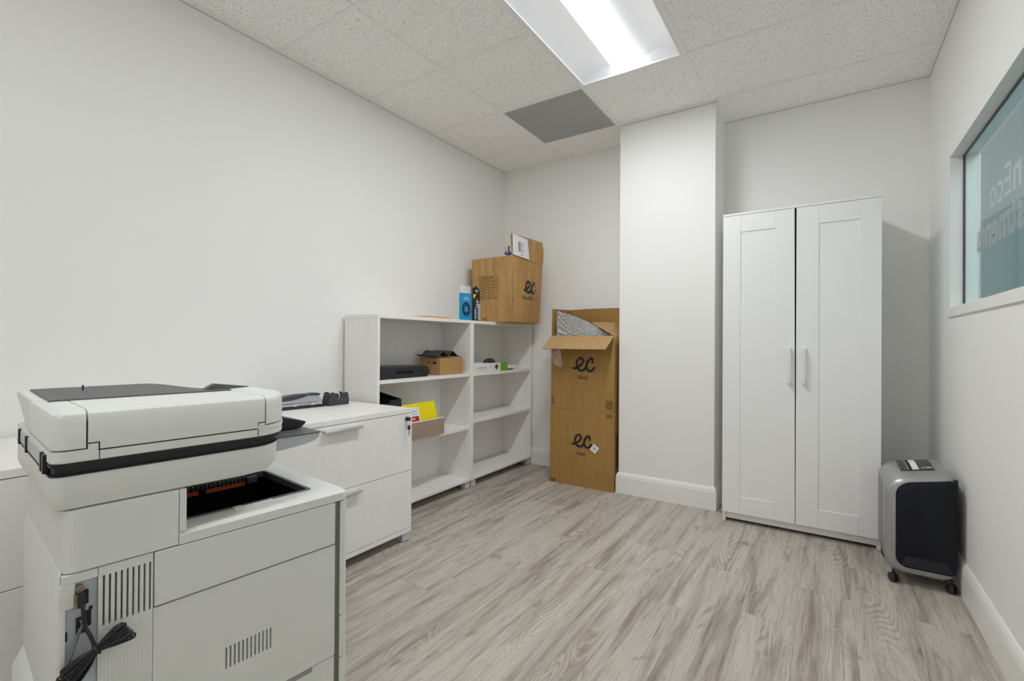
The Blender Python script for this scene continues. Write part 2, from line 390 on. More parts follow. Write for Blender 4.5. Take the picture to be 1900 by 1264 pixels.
def quad(mb, o, u, v, n, x0, x1, y0, y1, mi=None, off=0.0006):
    o, u, v, n = Vector(o), Vector(u), Vector(v), Vector(n)
    mb.face([o + u * a + v * b + n * off for a, b in ((x0, y0), (x1, y0), (x1, y1), (x0, y1))], mi)

# ------------------------------------------------------------------ room shell
struct('floor', MB().box(XL - .15, XR + .15, YF - .15, YB + .15, -0.1, 0), M['floor'])
struct('wall_left', MB().box(XL - .15, XL, YF - .15, YB + .15, 0, CEIL + .12), M['wall'])
struct('wall_back', MB().box(XL, XR, YB, YB + .15, 0, CEIL + .12), M['wall'])
struct('wall_front', MB().box(XL, XR, YF - .15, YF, 0, CEIL + .12), M['wall'])
WY0, WY1, WZ0, WZ1, WT = 1.05, 3.111, 1.2375, 2.0005, 0.115
WSZ = 1.258
mb = MB(); mb.box(XR, XR + WT, YF - .15, WY0, 0, CEIL + .12); mb.box(XR, XR + WT, WY1, YB + .15, 0, CEIL + .12)
mb.box(XR, XR + WT, WY0, WY1, 0, WZ0 - .02); mb.box(XR, XR + WT, WY0, WY1, WZ1, CEIL + .12)
struct('wall_right', mb, M['wall'])
struct('wall_pillar', MB().box(PX0, PX1, PY, YB + .01, 0, CEIL + .02), M['wall'])
# baseboards: tall board with a sloped cap
def base_prof(d=0.016, h=0.148, cap=0.036): return [(0, 0), (d, 0), (d, h - cap), (d * .75, h - cap * .45), (d * .35, h - .004), (0, h)]
def baseboard(name, segs):
    mb = MB()
    for (x0, y0, x1, y1, nx, ny) in segs:
        lo = [];
        for (d, z) in base_prof(): lo.append((d, z))
        ex, ey = x1 - x0, y1 - y0; l = math.hypot(ex, ey); ex /= l; ey /= l
        A = [(x0 + nx * d - ex * m0 * d, y0 + ny * d - ey * m0 * d, z) for d, z in lo for m0 in (segs_m[name][0],)]
        B = [(x1 + nx * d + ex * m1 * d, y1 + ny * d + ey * m1 * d, z) for d, z in lo for m1 in (segs_m[name][1],)]
        mb.loft([A, B])
    return struct(name, mb, M['trim'])
segs_m = {'baseboard_left': (0, 0), 'baseboard_back': (0, 0), 'baseboard_right': (0, 0), 'baseboard_pillar': (1, 1)}
baseboard('baseboard_left', [(XL, YF, XL, YB, 1, 0)])
baseboard('baseboard_back', [(XL, YB, PX0, YB, 0, -1), (PX1, YB, XR, YB, 0, -1)])
baseboard('baseboard_right', [(XR, YF, XR, YB, -1, 0)])
def base_pillar():
    mb = MB(); cols = []
    for (px, py, nx, ny) in ((PX0, YB, -1, 0), (PX0, PY, -1, -1), (PX1, PY, 1, -1), (PX1, YB, 1, 0)):
        cols.append([(px + nx * d, py + ny * d, z) for d, z in base_prof()])
    mb.loft(cols); return struct('baseboard_pillar', mb, M['trim'])
base_pillar()

# ceiling: lay-in tiles, the light's bay left open
LX0, LX1, LY0, LY1 = GX[2], GX[3], GY3 - T - 2 * T, GY3 - T          # the light's bay
VX0, VX1, VY0, VY1 = GX[1], GX[2], GY3 - T, GY3                       # the vent's bay
FX0, FX1, FY0, FY1 = GX[2], GX[3], GY3 - T - 6 * T, GY3 - T - 4 * T   # added fill light, unseen behind the camera
xs = [XL] + GX[0:5] + [XR]; ys = [YF] + [GY3 - k * T for k in range(7, -1, -1)] + [YB]
if xs[1] - xs[0] < 0.05: xs = [XL] + GX[1:5] + [XR]
mb = MB()
inside = lambda x, y, a: a[0] - .01 < x < a[1] + .01 and a[2] - .01 < y < a[3] + .01
for i in range(len(xs) - 1):
    for j in range(len(ys) - 1):
        cx, cy = (xs[i] + xs[i + 1]) / 2, (ys[j] + ys[j + 1]) / 2
        if inside(cx, cy, (LX0, LX1, LY0, LY1)) or inside(cx, cy, (FX0, FX1, FY0, FY1)) or inside(cx, cy, (VX0, VX1, VY0, VY1)): continue
        mb.box(xs[i] + .001, xs[i + 1] - .001, ys[j] + .001, ys[j + 1] - .001, CEIL + .004, CEIL + .019)
mb.box(XL, XR, YF, YB, CEIL + .115, CEIL + .12)
struct('ceiling', mb, M['tile'])
mb = MB(); hw = 0.012; zt0, zt1 = CEIL, CEIL + .0035
for x in xs[1:-1]: mb.box(x - hw, x + hw, YF, YB, zt0, zt1)
for y in ys[1:-1]:
    for a, b in zip(xs, xs[1:]):
        if inside((a + b) / 2, y, (LX0, LX1, LY0 + .1, LY1 - .1)) or inside((a + b) / 2, y, (FX0, FX1, FY0 + .1, FY1 - .1)): continue
        aa = a + (hw if a > XL else 0); bb = b - (hw if b < XR else 0)
        mb.box(aa, bb, y - hw, y + hw, zt0 + .0004, zt1)
struct('trim_1', mb, M['tbar'])
mb = MB(); aw = 0.022; z0, z1 = CEIL - .0015, CEIL + .0035      # wall angle
mb.box(XL, XL + aw, YF, YB, z0, z1); mb.box(XR - aw, XR, YF, YB, z0, z1)
mb.box(XL + aw, PX0 - .001, YB - aw, YB, z0, z1); mb.box(PX1 + aw, XR - aw, YB - aw, YB, z0, z1)
mb.box(PX0 - .022, PX1 + .004, PY - aw, PY, z0, z1); mb.box(PX1, PX1 + aw, PY - aw, YB, z0, z1)
struct('trim_2', mb, M['tbar'])
mb = MB(); z0, z1 = CEIL - .0027, CEIL - .0012                    # grey strips that paint the thin shadow line where wall meets the angle
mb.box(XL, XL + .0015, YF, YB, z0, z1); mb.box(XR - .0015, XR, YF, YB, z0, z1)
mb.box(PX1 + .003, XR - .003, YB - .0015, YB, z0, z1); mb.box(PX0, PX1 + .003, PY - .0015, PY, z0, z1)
struct('trim_shade', mb, M['gap_shade'])

# window in the right wall
win = D.objects.new('window_1', None); C.objects.link(win); win['kind'] = 'structure'; win.location = (XR, (WY0 + WY1) / 2, WSZ)
def wp(name, mb, m, **kw):
    o = mb.build(name, m, parent=win, xf=Matrix.Translation(-win.location), **kw); return o
GXp = 0.555
mb = MB(); t_ = 0.006
mb.box(XR - .001, XR + WT, WY1 - t_, WY1, WSZ, WZ1); mb.box(XR - .001, XR + WT, WY0, WY0 + t_, WSZ, WZ1); mb.box(XR - .001, XR + WT, WY0, WY1, WZ1 - t_, WZ1)
wp('window_jamb', mb, M['trim'])
wp('window_sill', MB().box(0.4965, XR + WT, WY0 - .01, WY1 + .002, 1.214, WSZ), M['trim'], bevel=.0015)
wp('glass_pane', MB().box(GXp, GXp + .008, WY0 + t_, WY1 - t_, WSZ + .002, WZ1 - t_), M['glass'])
mb = MB(); mb.box(GXp - .004, GXp + .012, WY1 - t_ - .005, WY1 - t_ + .0005, WSZ, WZ1 - t_); mb.box(GXp - .004, GXp + .012, WY0 + t_, WY1 - t_, WZ1 - t_ - .006, WZ1 - t_)
wp('window_gasket', mb, M['print_grey'])
# lettering stuck to the far side of the pane, read from the other side
mb = MB()
o_, u_, v_, n_ = (GXp + .0092, 0, 0), (0, 1, 0), (0, 0, 1), (1, 0, 0)
add_text(mb, 'Eco', (GXp + .0092, 2.425, 1.632), u_, v_, n_, width=.268, height=.122)
add_text(mb, 'n', (GXp + .0092, 2.315, 1.632), u_, v_, n_, width=.088, height=.092, bold=.03)
add_text(mb, 'stments', (GXp + .0092, 2.295, 1.482), u_, v_, n_, width=.60, height=.122, bold=.03)
tag(mb.build('window_lettering', M['letter']), 'pale reversed lettering stuck on the outside of the interior window', 'lettering')
# the hall beyond
mb = MB(); HX = 2.3
mb.box(HX, HX + .1, -1, 6, 0, 2.9); mb.box(XR + WT, HX, 5.9, 6, 0, 2.9); mb.box(XR + WT, HX, -1.1, -1, 0, 2.9); mb.box(XR + WT, HX, -1, 6, 2.8, 2.9)
struct('wall_hall', mb, M['hall_wall'])
struct('wall_hall_panel', MB().box(HX - .02, HX, -1, 6, 0.0, 1.5), M['hall_low'])
struct('floor_hall', MB().box(XR + WT, HX, -1, 6, -.1, 0), M['hall_low'])
hl = D.lights.new('hall_fill_lamp', 'AREA'); hl.energy = 34; hl.size = 1; ho = D.objects.new('hall_fill_lamp', hl); C.objects.link(ho); ho.location = (1.5, 2.5, 2.75)  # added unseen lamp, brightens the hall behind the glass

# ------------------------------------------------------------------ ceiling light (recessed troffer)
def troffer(x0, x1, y0, y1, label, lens, power):
    t = thing('ceiling_light', label, 'ceiling light', ((x0 + x1) / 2, (y0 + y1) / 2, CEIL), group='recessed ceiling lights')
    w = (x1 - x0) / 2 - .014; l = (y1 - y0) / 2 - .014; lw = .079; H = .085
    mb = MB()
    for a, b in ((-1, 1),):
        mb.ring(rr(-w - .002, w + .002, -l - .002, l + .002, .001, 1), rr(-w + .006, w - .006, -l + .006, l - .006, .001, 1), -.003, .003)
    mb.build('trim_frame', M['light_white'], t)
    # two curved reflectors, open curve extruded along the length
    for sgn, nm in ((-1, 'reflector'), (1, 'reflector')):
        mb = MB(); prof = []
        for k in range(15):
            s_ = k / 14; x = w - (w - lw) * s_
            z = .002 + .072 * math.sin(PI * min(1, s_ * .80 + .0)) ** .8
            prof.append((sgn * x, z))
        mb.loft([[(x, -l, z) for x, z in prof], [(x, l, z) for x, z in prof]], False, False, close=False)
        mb.build(nm, M['light_white'], t, smooth=True, ang=80)
    mb = MB()
    for sy in (-1, 1): mb.box(-w, w, sy * l - .002, sy * l + .002, 0, H + .01)
    mb.build('end_plate', M['light_white'], t, apart=True)
    mb = MB(); mb.box(-w - .002, w + .002, -l - .004, l + .004, H + .01, H + .014); mb.box(-w - .004, -w, -l - .004, l + .004, 0.004, H + .01); mb.box(w, w + .004, -l - .004, l + .004, 0.004, H + .01)
    mb.build('housing', M['light_white'], t)
    # the glowing lens, a shallow arc
    prof = [(-lw + 2 * lw * k / 10, .012 + .012 * math.sin(PI * k / 10)) for k in range(11)]
    prof = prof + [(lw, .05), (-lw, .05)]
    mb = MB().prism([(x, z) for x, z in prof], 'y', -l + .012, l - .012)
    mb.build('lens', lens, t)
    la = D.lights.new('lamp', 'AREA'); la.shape = 'RECTANGLE'; la.size = 2 * lw; la.size_y = 2 * l - .03; la.energy = power; la.color = (0.965, 0.985, 1.0)
    lo = D.objects.new('lamp', la); C.objects.link(lo); lo.parent = t; lo.location = (0, 0, .0105)
    return t
troffer(LX0, LX1, LY0, LY1, 'long recessed white ceiling light, lit, with a glowing centre strip between curved reflectors', M['lens'], LIGHT_POWER)
fill_lens = mat('fill_light_lens', (0.9, 0.92, 0.95), 0.5, emit=(0.97, 0.985, 1.0), estr=LENS_GLOW)
troffer(FX0, FX1, FY0, FY1, 'added fill light, unseen behind the camera position, in recessed ceiling form', fill_lens, FILL_POWER)

# return air vent
t = thing('ceiling_vent', 'square grey perforated vent panel set in the ceiling beside the lit light', 'vent', ((VX0 + VX1) / 2, (VY0 + VY1) / 2, CEIL))
q = T / 2 - .0125
MB().box(-q, q, -q, q, .002, .006).build('perforated_panel', M['vent'], t)
MB().ring(rr(-q - .002, q + .002, -q - .002, q + .002, .001, 1), rr(-q + .005, q - .005, -q + .005, q - .005, .001, 1), -.001, .004).build('vent_frame', M['vent_frame'], t)
MB().box(-q, q, -q, q, .08, .084).build('duct_back', M['dark'], t)

# ------------------------------------------------------------------ bookcases
def bookcase(label, x0, x1, y0, y1, shelves, H=1.24, th=.022, legs=True):
    """back on the left wall, open front facing +x"""
    t = thing('bookcase', label, 'bookcase', ((x0 + x1) / 2, (y0 + y1) / 2, 0), group='white bookcases along the left wall')
    dx = (x1 - x0) / 2; dy = (y1 - y0) / 2; st = .020; zb = .055
    MB().box(-dx, dx, -dy, dy, H - th, H).build('top_panel', M['melamine'], t, bevel=.0012)
    for sgn in (-1, 1):
        mb = MB(); ya, yb = (-dy, -dy + st) if sgn < 0 else (dy - st, dy)
        mb.box(-dx, dx, ya, yb, zb + .02, H - th - .0005)
        yy = ya - .0004 if sgn > 0 else yb + .0004
        for xx in (-dx + .075, dx - .05):
            for k in range(24): mb.disc((xx, yy, .27 + k * .0305), (1, 0, 0), (0, 0, 1), .0028, 8, 1)
        mb.build('side_panel', [M['melamine'], M['hole']], t, bevel=.001)
    MB().box(-dx, -dx + .012, -dy + st, dy - st, zb + .02, H - th - .001).build('back_panel', M['melamine'], t)
    MB().box(-dx, dx, -dy, dy, zb, zb + .0195).build('bottom_panel', M['melamine'], t, bevel=.001)
    for z in shelves: MB().box(-dx + .013, dx - .004, -dy + st + .001, dy - st - .001, z - .022, z).build('shelf', M['melamine'], t, bevel=.001)
    for a in (-1, 1):
        for b in (-1, 1):
            mb = MB(); cx, cy = a * (dx - .03), b * (dy - .034)
            mb.box(cx - .022, cx + .022, cy - .026, cy + .026, 0.006, zb); mb.box(cx - .018, cx + .018, cy - .022, cy + .022, 0, .006)
            mb.build('leg', M['foot_grey'], t, bevel=.0015)
    return t
BX0, BX1 = XL + .018, -2.185
bookcase('white open bookcase holding the black case and brown box, beside the filing cabinet', BX0, BX1, 1.886, 2.7785, (.848, .457))
bookcase('white open bookcase with mostly empty shelves, nearest the corner, under the big carton', BX0, BX1, 2.7795, 3.640, (.848, .497))
BT = 1.24   # top of the bookcases

# ------------------------------------------------------------------ filing cabinets
def cabinet(label, y0, y1, keyed):
    x0, x1 = XL + .018, -1.88; H = .718
    t = thing('filing_cabinet', label, 'cabinet', ((x0 + x1) / 2, (y0 + y1) / 2, 0), group='white filing cabinets along the left wall'); dx = (x1 - x0) / 2; dy = (y1 - y0) / 2
    MB().box(-dx, dx, -dy, dy, H - .0245, H).build('top_panel', M['melamine'], t, bevel=.0012)
    mb = MB(); mb.box(-dx, dx - .021, -dy + .0005, dy - .0005, .073, H - .0285); mb.build('body', M['melamine'], t)
    MB().box(-dx, dx, -dy, dy, .049, .0715).build('base_panel', M['melamine'], t, bevel=.001)
    for z0, z1 in ((.3845, H - .0275), (.0745, .3815)):
        d = MB().box(dx - .020, dx, -dy + .0005, dy - .0005, z0, z1).build('drawer', M['melamine'], t, bevel=.001)
        hz = z1 - .018
        mb = MB(); mb.prism([(dx + .0005, hz), (dx + .0005, hz + .003), (dx + .022, hz + .003), (dx + .026, hz), (dx + .026, hz - .010), (dx + .023, hz - .010), (dx + .023, hz)], 'y', -.103, .103)
        hdl = mb.build('handle', M['steel'], d, bevel=.0006); hdl['label'] = 'brushed steel bar handle'
    MB().box(-dx + .02, dx - .0215, -dy + .01, dy - .01, .36, .38).build('divider', M['dark'], t)
    for a in (-1, 1):
        for b in (-1, 1):
            cx, cy = a * (dx - .032), b * (dy - .030)
            mb = MB(); mb.box(cx - .026, cx + .026, cy - .026, cy + .026, .006, .0485); mb.box(cx - .021, cx + .021, cy - .021, cy + .021, 0, .006)
            mb.build('foot', M['foot_grey'], t, bevel=.0015)
    if keyed:
        mb = MB(); c = (dx, .402 - 0.0, .664)
        yk = 1.826 - (y0 + y1) / 2
        mb.tube([(dx, yk, .664), (dx + .012, yk, .664)], .0115, 16); mb.box(dx + .012, dx + .022, yk - .0095, yk + .0095, .655, .673)
        lk = mb.build('lock', M['black_plastic'], t, bevel=.001); lk['label'] = 'small black drawer lock'
    return t
cabinet('white two drawer filing cabinet with a keyed lock, next to the open bookcases', .966, 1.8665, True)
cabinet('white filing cabinet behind the printer, at the left edge of the photo', .0645, .965, False)
CT = .718
# spare key hanging from the lock
t = thing('key', 'small black headed key hanging below the filing cabinet lock', 'key', (-1.857, 1.822, .62))
mb = MB(); mb.ring(rr(-.009, .009, -.013, .013, .008, 4), rr(-.003, .003, .004, .009, .002, 4), -.002, .002)
mb.build('key_head', M['black_plastic'], t, xf=Matrix.Rotation(PI / 2, 4, 'Z') @ Matrix.Rotation(PI / 2, 4, 'X'))
mb = MB(); mb.box(-.0008, .0008, -.003, .003, -.042, -.013)
for k in range(4): mb.box(-.0008, .0008, .003, .0048, -.040 + k * .006, -.037 + k * .006)
mb.build('key_blade', M['brass'], t)
mb = MB(); mb.tube([(0, .007 * math.cos(a), .021 + .013 * math.sin(a)) for a in [2 * PI * k / 16 for k in range(16)]], .0007, 6, closed=True); mb.build('key_ring', M['steel'], t)

# ------------------------------------------------------------------ wardrobe
def wardrobe():
    x0, x1, y0, H = -.5248, .2454, 3.1324, 1.8669; cx, w = (x0 + x1) / 2, (x1 - x0) / 2; cy = (y0 + YB - .02) / 2; d = (YB - .02 - y0) / 2
    t = thing('wardrobe', 'tall white two door wardrobe with framed doors against the back wall', 'wardrobe', (cx, cy, 0)); m = M['melamine_cool']
    MB().box(-w, w, -d, d, H - .0125, H).build('top_panel', m, t, bevel=.001)
    for sg in (-1, 1): MB().box(*sorted((sg * w, sg * (w - .018))), -d + .019, d, 0, H - .013).build('side_panel', m, t, bevel=.001)
    MB().box(-w + .018, w - .018, d - .006, d - .001, .03, H - .013).build('back_panel', m, t)
    MB().box(-w + .018, w - .018, -d + .02, d - .006, .058, .074).build('bottom_panel', m, t)
    mb = MB().box(-w + .0185, w - .0185, -d + .028, -d + .044, .018, .057); mb.build('plinth', m, t, bevel=.001)
    for z in (.45, .85, 1.25, 1.55): MB().box(-w + .0185, w - .0185, -d + .03, d - .007, z, z + .016).build('shelf', m, t)
    zb, zt = .0615, H - .0150; seam = -.1405 - cx; g_ = .0018
    for (a, b, hx, tilt) in ((-w + .001, seam - g_, seam - .031, 1), (seam + g_, w - .001, seam + .039, 0)):
        mb = MB(); F = -d; pa, pb, pz0, pz1 = a + .098 if not tilt else a + .097, b - .100, .163, 1.751
        if not tilt: pa, pb = a + .107, b - .0935
        fr, bk, pn = F, F + .0185, F + .0045
        mb.box(a, pa, fr, bk, zb, zt)
        if tilt:      # the left door has sagged: its free edge leans away from its neighbour at the top
            mb.loft([[(pb, fr, zb), (b + .001, fr, zb), (b + .001, bk, zb), (pb, bk, zb)], [(pb, fr, zt), (b - .0065, fr, zt), (b - .0065, bk, zt), (pb, bk, zt)]])
        else: mb.box(pb, b, fr, bk, zb, zt)
        mb.box(pa + .0004, pb - .0004, fr + .0003, bk, zb, pz0); mb.box(pa + .0004, pb - .0004, fr + .0003, bk, pz1, zt)
        dr = mb.build('door', m, t, bevel=.0007)
        MB().box(pa, pb, pn, bk - .002, pz0 - .001, pz1 + .001).build('door_panel', m, dr)
        hz0, hz1 = .857, 1.060
        mb = MB(); mb.box(hx - .0085, hx + .0085, F - .030, F - .019, hz0, hz1); mb.box(hx - .0085, hx + .0085, F - .019, F, hz1 - .018, hz1); mb.box(hx - .0085, hx + .0085, F - .019, F, hz0, hz0 + .018)
        mb.build('handle', M['white_handle'], dr, bevel=.002)
    MB().box(seam - .014, seam + .008, -d + .020, -d + .024, zb, zt).build('door_gap_shade', M['dark'], t)  # dark strip standing in for the shade between the doors
wardrobe()

# ------------------------------------------------------------------ printer
ANG = math.radians(83.9)
pr_t = thing('printer', 'large off-white multifunction office printer with document feeder in the left foreground', 'printer', (-1.120, .265, 0), ANG)
PW = M['print_white']
def part(name, mb, m, parent=None, **kw): return mb.build(name, m, parent or pr_t, **kw)
BW = .50   # body width (local y); local x = depth, 0 at the rear, .557 at the front
# lower body, three cassette levels down to the floor
def lp_(x0, x1, y0, y1, r, z, ins=0, seg=6):
    return [(p[0], p[1], z) for p in rr(x0 + ins, x1 - ins, y0 + ins, y1 - ins, r, seg)]
mb = MB(); rB = (.012, .004, .004, .012)
mb.loft([lp_(.004, .536, .010, BW, rB, .012), lp_(.004, .536, .010, BW, rB, .530)])
part('core', mb, M['print_black'])
part('far_side_panel', MB().box(.004, .536, BW - .012, BW, .531, .6590), PW)
# near side cladding in panels, with seams; i/o bay cut out at the rear
mb = MB(); y0, y1 = 0.0, .020
mb.box(.135, .522, y0 - .0012, y1, .5505, .6578); part('side_door', mb, PW, bevel=.002)
# lower side panel: built around its slots
def slotted(mb, x0, x1, z0, z1, sx0, sx1, sz0, sz1, n, duty, ya, yb):
    mb.box(x0, sx0, ya, yb, z0, z1); mb.box(sx1, x1, ya, yb, z0, z1); mb.box(sx0, sx1, ya, yb, z0, sz0); mb.box(sx0, sx1, ya, yb, sz1, z1)
    p_ = (sx1 - sx0) / (n - (1 - duty)); w_ = p_ * duty
    for k in range(n - 1): mb.box(sx0 + k * p_ + w_, sx0 + (k + 1) * p_, ya, yb, sz0, sz1)
mb = MB(); slotted(mb, .1335, .522, .262, .5475, .264, .362, .359, .4065, 12, .42, y0, y1)
part('lower_side_panel', mb, PW)
mb = MB(); slotted(mb, .050, .1325, .262, .6585, .056, .1295, .548, .6415, 9, .40, y0, y1)
for k in range(14): mb.box(.0545 + k * .0056, .0545 + k * .0056 + .0028, y0 - .0008, y0 + .001, .27, .535)
part('rear_vent_panel', mb, PW)
mb = MB(); mb.box(.0, .0492, y0, y1, .642, .6585); mb.box(-.002, .0055, y0, .060, .30, .598); mb.box(-.002, .018, y0, .060, .598, .642); mb.box(0, .05, y0, y1, .262, .30)
part('bay_surround', mb, PW, bevel=.001)
# i/o bay with its plates
mb = MB(); mb.box(.0055, .0495, .0075, .0095, .30, .642); mb.box(.022, .040, .0060, .0075, .592, .628)
part('connector_plate', mb, M['print_blue_metal'])
mb = MB(); mb.box(.020, .036, -.002, .0070, .600, .624); mb.box(.038, .043, .006, .0080, .584, .590); mb.box(.0058, .009, .006, .0080, .54, .556); mb.box(.035, .040, .006, .0080, .504, .508); mb.box(.031, .041, .005, .0080, .556, .584)
part('power_inlet', mb, M['print_black'], apart=True)
mb = MB(); mb.tube([(.024, .006, .630), (.024, -.004, .629)], .0065, 14); mb.box(.0160, .0205, -.004, .006, .596, .622)
part('power_plug', mb, M['brass'])
mb = MB(); mb.box(.020, .034, .001, .0072, .548, .576); part('network_socket', mb, M['print_black'])
mb = MB(); mb.box(.0225, .0270, -.0002, .0012, .552, .557); part('socket_light', mb, M['green_led'])
# black power cord to the tied bundle, grey network cable
mb = MB(); mb.box(.0205, .0305, -.014, .000, .600, .622)
cord = catmull([(.026, -.010, .608), (.027, -.014, .595), (.030, -.012, .565), (.037, -.018, .545), (.043, -.022, .524)], 8)
mb.tube(cord, .0032, 8)
A_, B_ = Vector((.008, -.018, .488)), Vector((.083, -.026, .537)); mid = Vector((.044, -.024, .521)); ax = (B_ - A_).normalized(); per = Vector((-ax.z, 0, ax.x)); nrm = Vector((0, -1, 0))
rnd = random.Random(4)
for k in range(17):
    ph = 2 * PI * k / 17; fa, fb = rnd.uniform(.85, 1.1), rnd.uniform(.9, 1.08)
    off = per * math.cos(ph) * 1.15 + nrm * math.sin(ph) * .6; sp = rnd.uniform(.6, 1.0)
    pA = mid + (A_ - mid) * fa; pB = mid + (B_ - mid) * fb
    pts = [pA + off * .021 * sp, mid + (pA - mid) * .45 + off * .0145 * sp, mid + off * .0055 * sp, mid + (pB - mid) * .5 + off * .0135 * sp, pB + off * .021 * sp,
           pB + ax * .006 + off * .0165 * sp, pB + off * .012 * sp + nrm * .003, mid + (pB - mid) * .5 + off * .009, mid + off * .003, mid + (pA - mid) * .5 + off * .009, pA + off * .011 + nrm * .003, pA - ax * .006 + off * .016 * sp]
    mb.tube(catmull([tuple(p) for p in pts], 5, True), .0019, 6, closed=True)
mb.tube([tuple(mid + (per * math.cos(a) + nrm * math.sin(a)) * .0088) for a in [2 * PI * k / 16 for k in range(16)]], .0022, 6, closed=True)
mb.tube(catmull([(.020, -.014, .50), (.028, -.004, .482), (.030, .012, .466), (.028, .03, .45), (.03, .036, .40)], 6), .003, 8)
pc = part('power_cord', mb, M['cable_black'], smooth=True, ang=80); pc['label'] = 'black power cord tied in a bundle'
mb = MB(); mb.tube(catmull([(.027, .002, .572), (.028, -.006, .566), (.022, -.002, .548), (.013, -.006, .52), (.005, -.006, .49), (.002, .0, .44), (.004, .01, .36), (.006, .015, .31)], 6), .0030, 8)
part('network_cable', mb, M['cable_grey'], smooth=True, ang=80)
# rear face cover and its slanted ribs
mb = MB()
mb.loft([[(-.000, y, z) for y, z in ((.004, .30), (.49, .30), (.49, .666), (.004, .666))], [(-.006, y, z) for y, z in ((.006, .30), (.484, .30), (.484, .640), (.006, .655))]])
part('rear_cover', mb, PW, bevel=.003)
mb = MB(); mb.loft([[(0, y, z) for y, z in ((.02, .03), (.48, .03), (.48, .36), (.02, .36))], [(-.026, y, z) for y, z in ((.05, .03), (.45, .03), (.45, .325), (.05, .325))]])
part('rear_tray_cover', mb, PW, bevel=.003)
# lower paper cassettes (sides) and front covers
mb = MB(); mb.box(.0, .522, 0, .02, .138, .2595); part('cassette_side', mb, PW, bevel=.0015)
mb = MB(); mb.box(.0, .522, 0, .02, .012, .1355); part('cassette_side', mb, PW, bevel=.0015)
mb = MB(); mb.loft([[(.395, -.0005, .2615), (.463, -.0005, .2615), (.470, -.0005, .272), (.470, -.0005, .2735)], [(.395, .012, .2615), (.463, .012, .2615), (.470, .012, .272), (.470, .012, .2735)]])
mb2 = MB(); mb2.box(.375, .462, -.0006, .004, .250, .2608); part('cassette_recess', mb2, mat('recess_grey', (.30, .31, .30), .6)); mb.bm.free()
mb = MB(); mb.box(.524, .5345, .004, BW - .004, .012, .6555); part('front_channel', mb, M['cable_grey'])
for z0, z1 in ((.358, .6565), (.2485, .3555), (.137, .246), (.014, .1345)):
    mb = MB(); out = [(.5365, z) for z in (0,)]
    mb.loft([lp_(.5370, .5580, -.001, BW, (.003, .013, .013, .003), z0, .0), lp_(.5370, .5580, -.001, BW, (.003, .013, .013, .003), z1, .0)])
    part('front_cover', mb, PW, bevel=.0015)
# upper band / upright at the rear that carries the scanner
mb = MB()
mb.loft([lp_(-.001, .1745, -.001, BW, (.022, .001, .001, .02), .6610, .0), lp_(-.001, .1745, -.001, BW, (.022, .001, .001, .02), .7715, .0)])
for k in range(22): mb.box(.030 + k * .0046, .030 + k * .0046 + .0023, -.0013, .002, .692, .764)
part('rear_upright', mb, PW)
mb = MB(); mb.box(.1757, .188, -.001, BW, .6866, .7715); part('upright_edge', mb, PW)
mb = MB(); mb.box(.1755, .560, .42, BW, .68, .7715); 
mb.bm.free()
# output deck with its opening
deck_o = rr(.1757, .5580, -.001, BW, (.001, .016, .016, .001), 5); deck_i = rr(.189, .491, .064, .342, (.002, .008, .008, .002), 5)
mb = MB()
def deckloop(src, ins, z):
    cx, cy = (.1757 + .558) / 2, BW / 2
    return [(max(p[0] - ins if p[0] > cx else p[0], .1757), p[1] + (ins if p[1] < cy else -ins), z) for p in src]
n_ = len(deck_o)
L0, L1, L2 = deckloop(deck_o, 0, .6595), deckloop(deck_o, 0, .679), deckloop(deck_o, .007, .6862)
Li = [(p[0], p[1], .6862) for p in deck_i]; Lj = [(p[0], p[1], .66) for p in deck_i]
mb.loft([L0, L1, L2, Li, Lj], False, False)
part('output_deck', mb, PW, smooth=True, ang=35)
mb = MB(); mb.ring(deck_i, rr(.196, .483, .072, .335, (.002, .006, .006, .002), 5), .672, .6882)
di0 = [(p[0], p[1], .6882) for p in rr(.196, .483, .088, .335, (.002, .006, .006, .002), 5)]
part('tray_rim', mb, M['print_grey'], smooth=True, ang=30)
mb = MB(); lo = [(p[0], p[1]) for p in rr(.193, .487, .068, .340, .004, 5)]
mb.loft([[(x, y, .684) for x, y in lo], [(.20 + (x - .19) * .95, y * .98 + .01, .535) for x, y in lo]], False, True)
part('output_well', mb, mat('well_black', (0.006, 0.006, 0.009), 0.8, spec=0.15))
mb = MB(); 
for a, b in ((.25, .308), (.326, .425)): mb.box(a, b, .318, .324, .662, .672)
part('orange_guide', mb, M['orange'], apart=True)
mb = MB()
for k in range(22): mb.box(.20 + k * .0105, .203 + k * .0105, .316, .326, .674, .686)
mb.box(.43, .455, .31, .33, .668, .684)
part('exit_rollers', mb, M['print_grey'])
mb = MB(); mb.box(.300, .385, .046, .066, .6855, .6892); part('deck_latch', mb, PW, bevel=.001)
mb = MB(); mb.box(.318, .380, .060, .068, .6868, .6900); part('latch_recess', mb, M['print_black'])
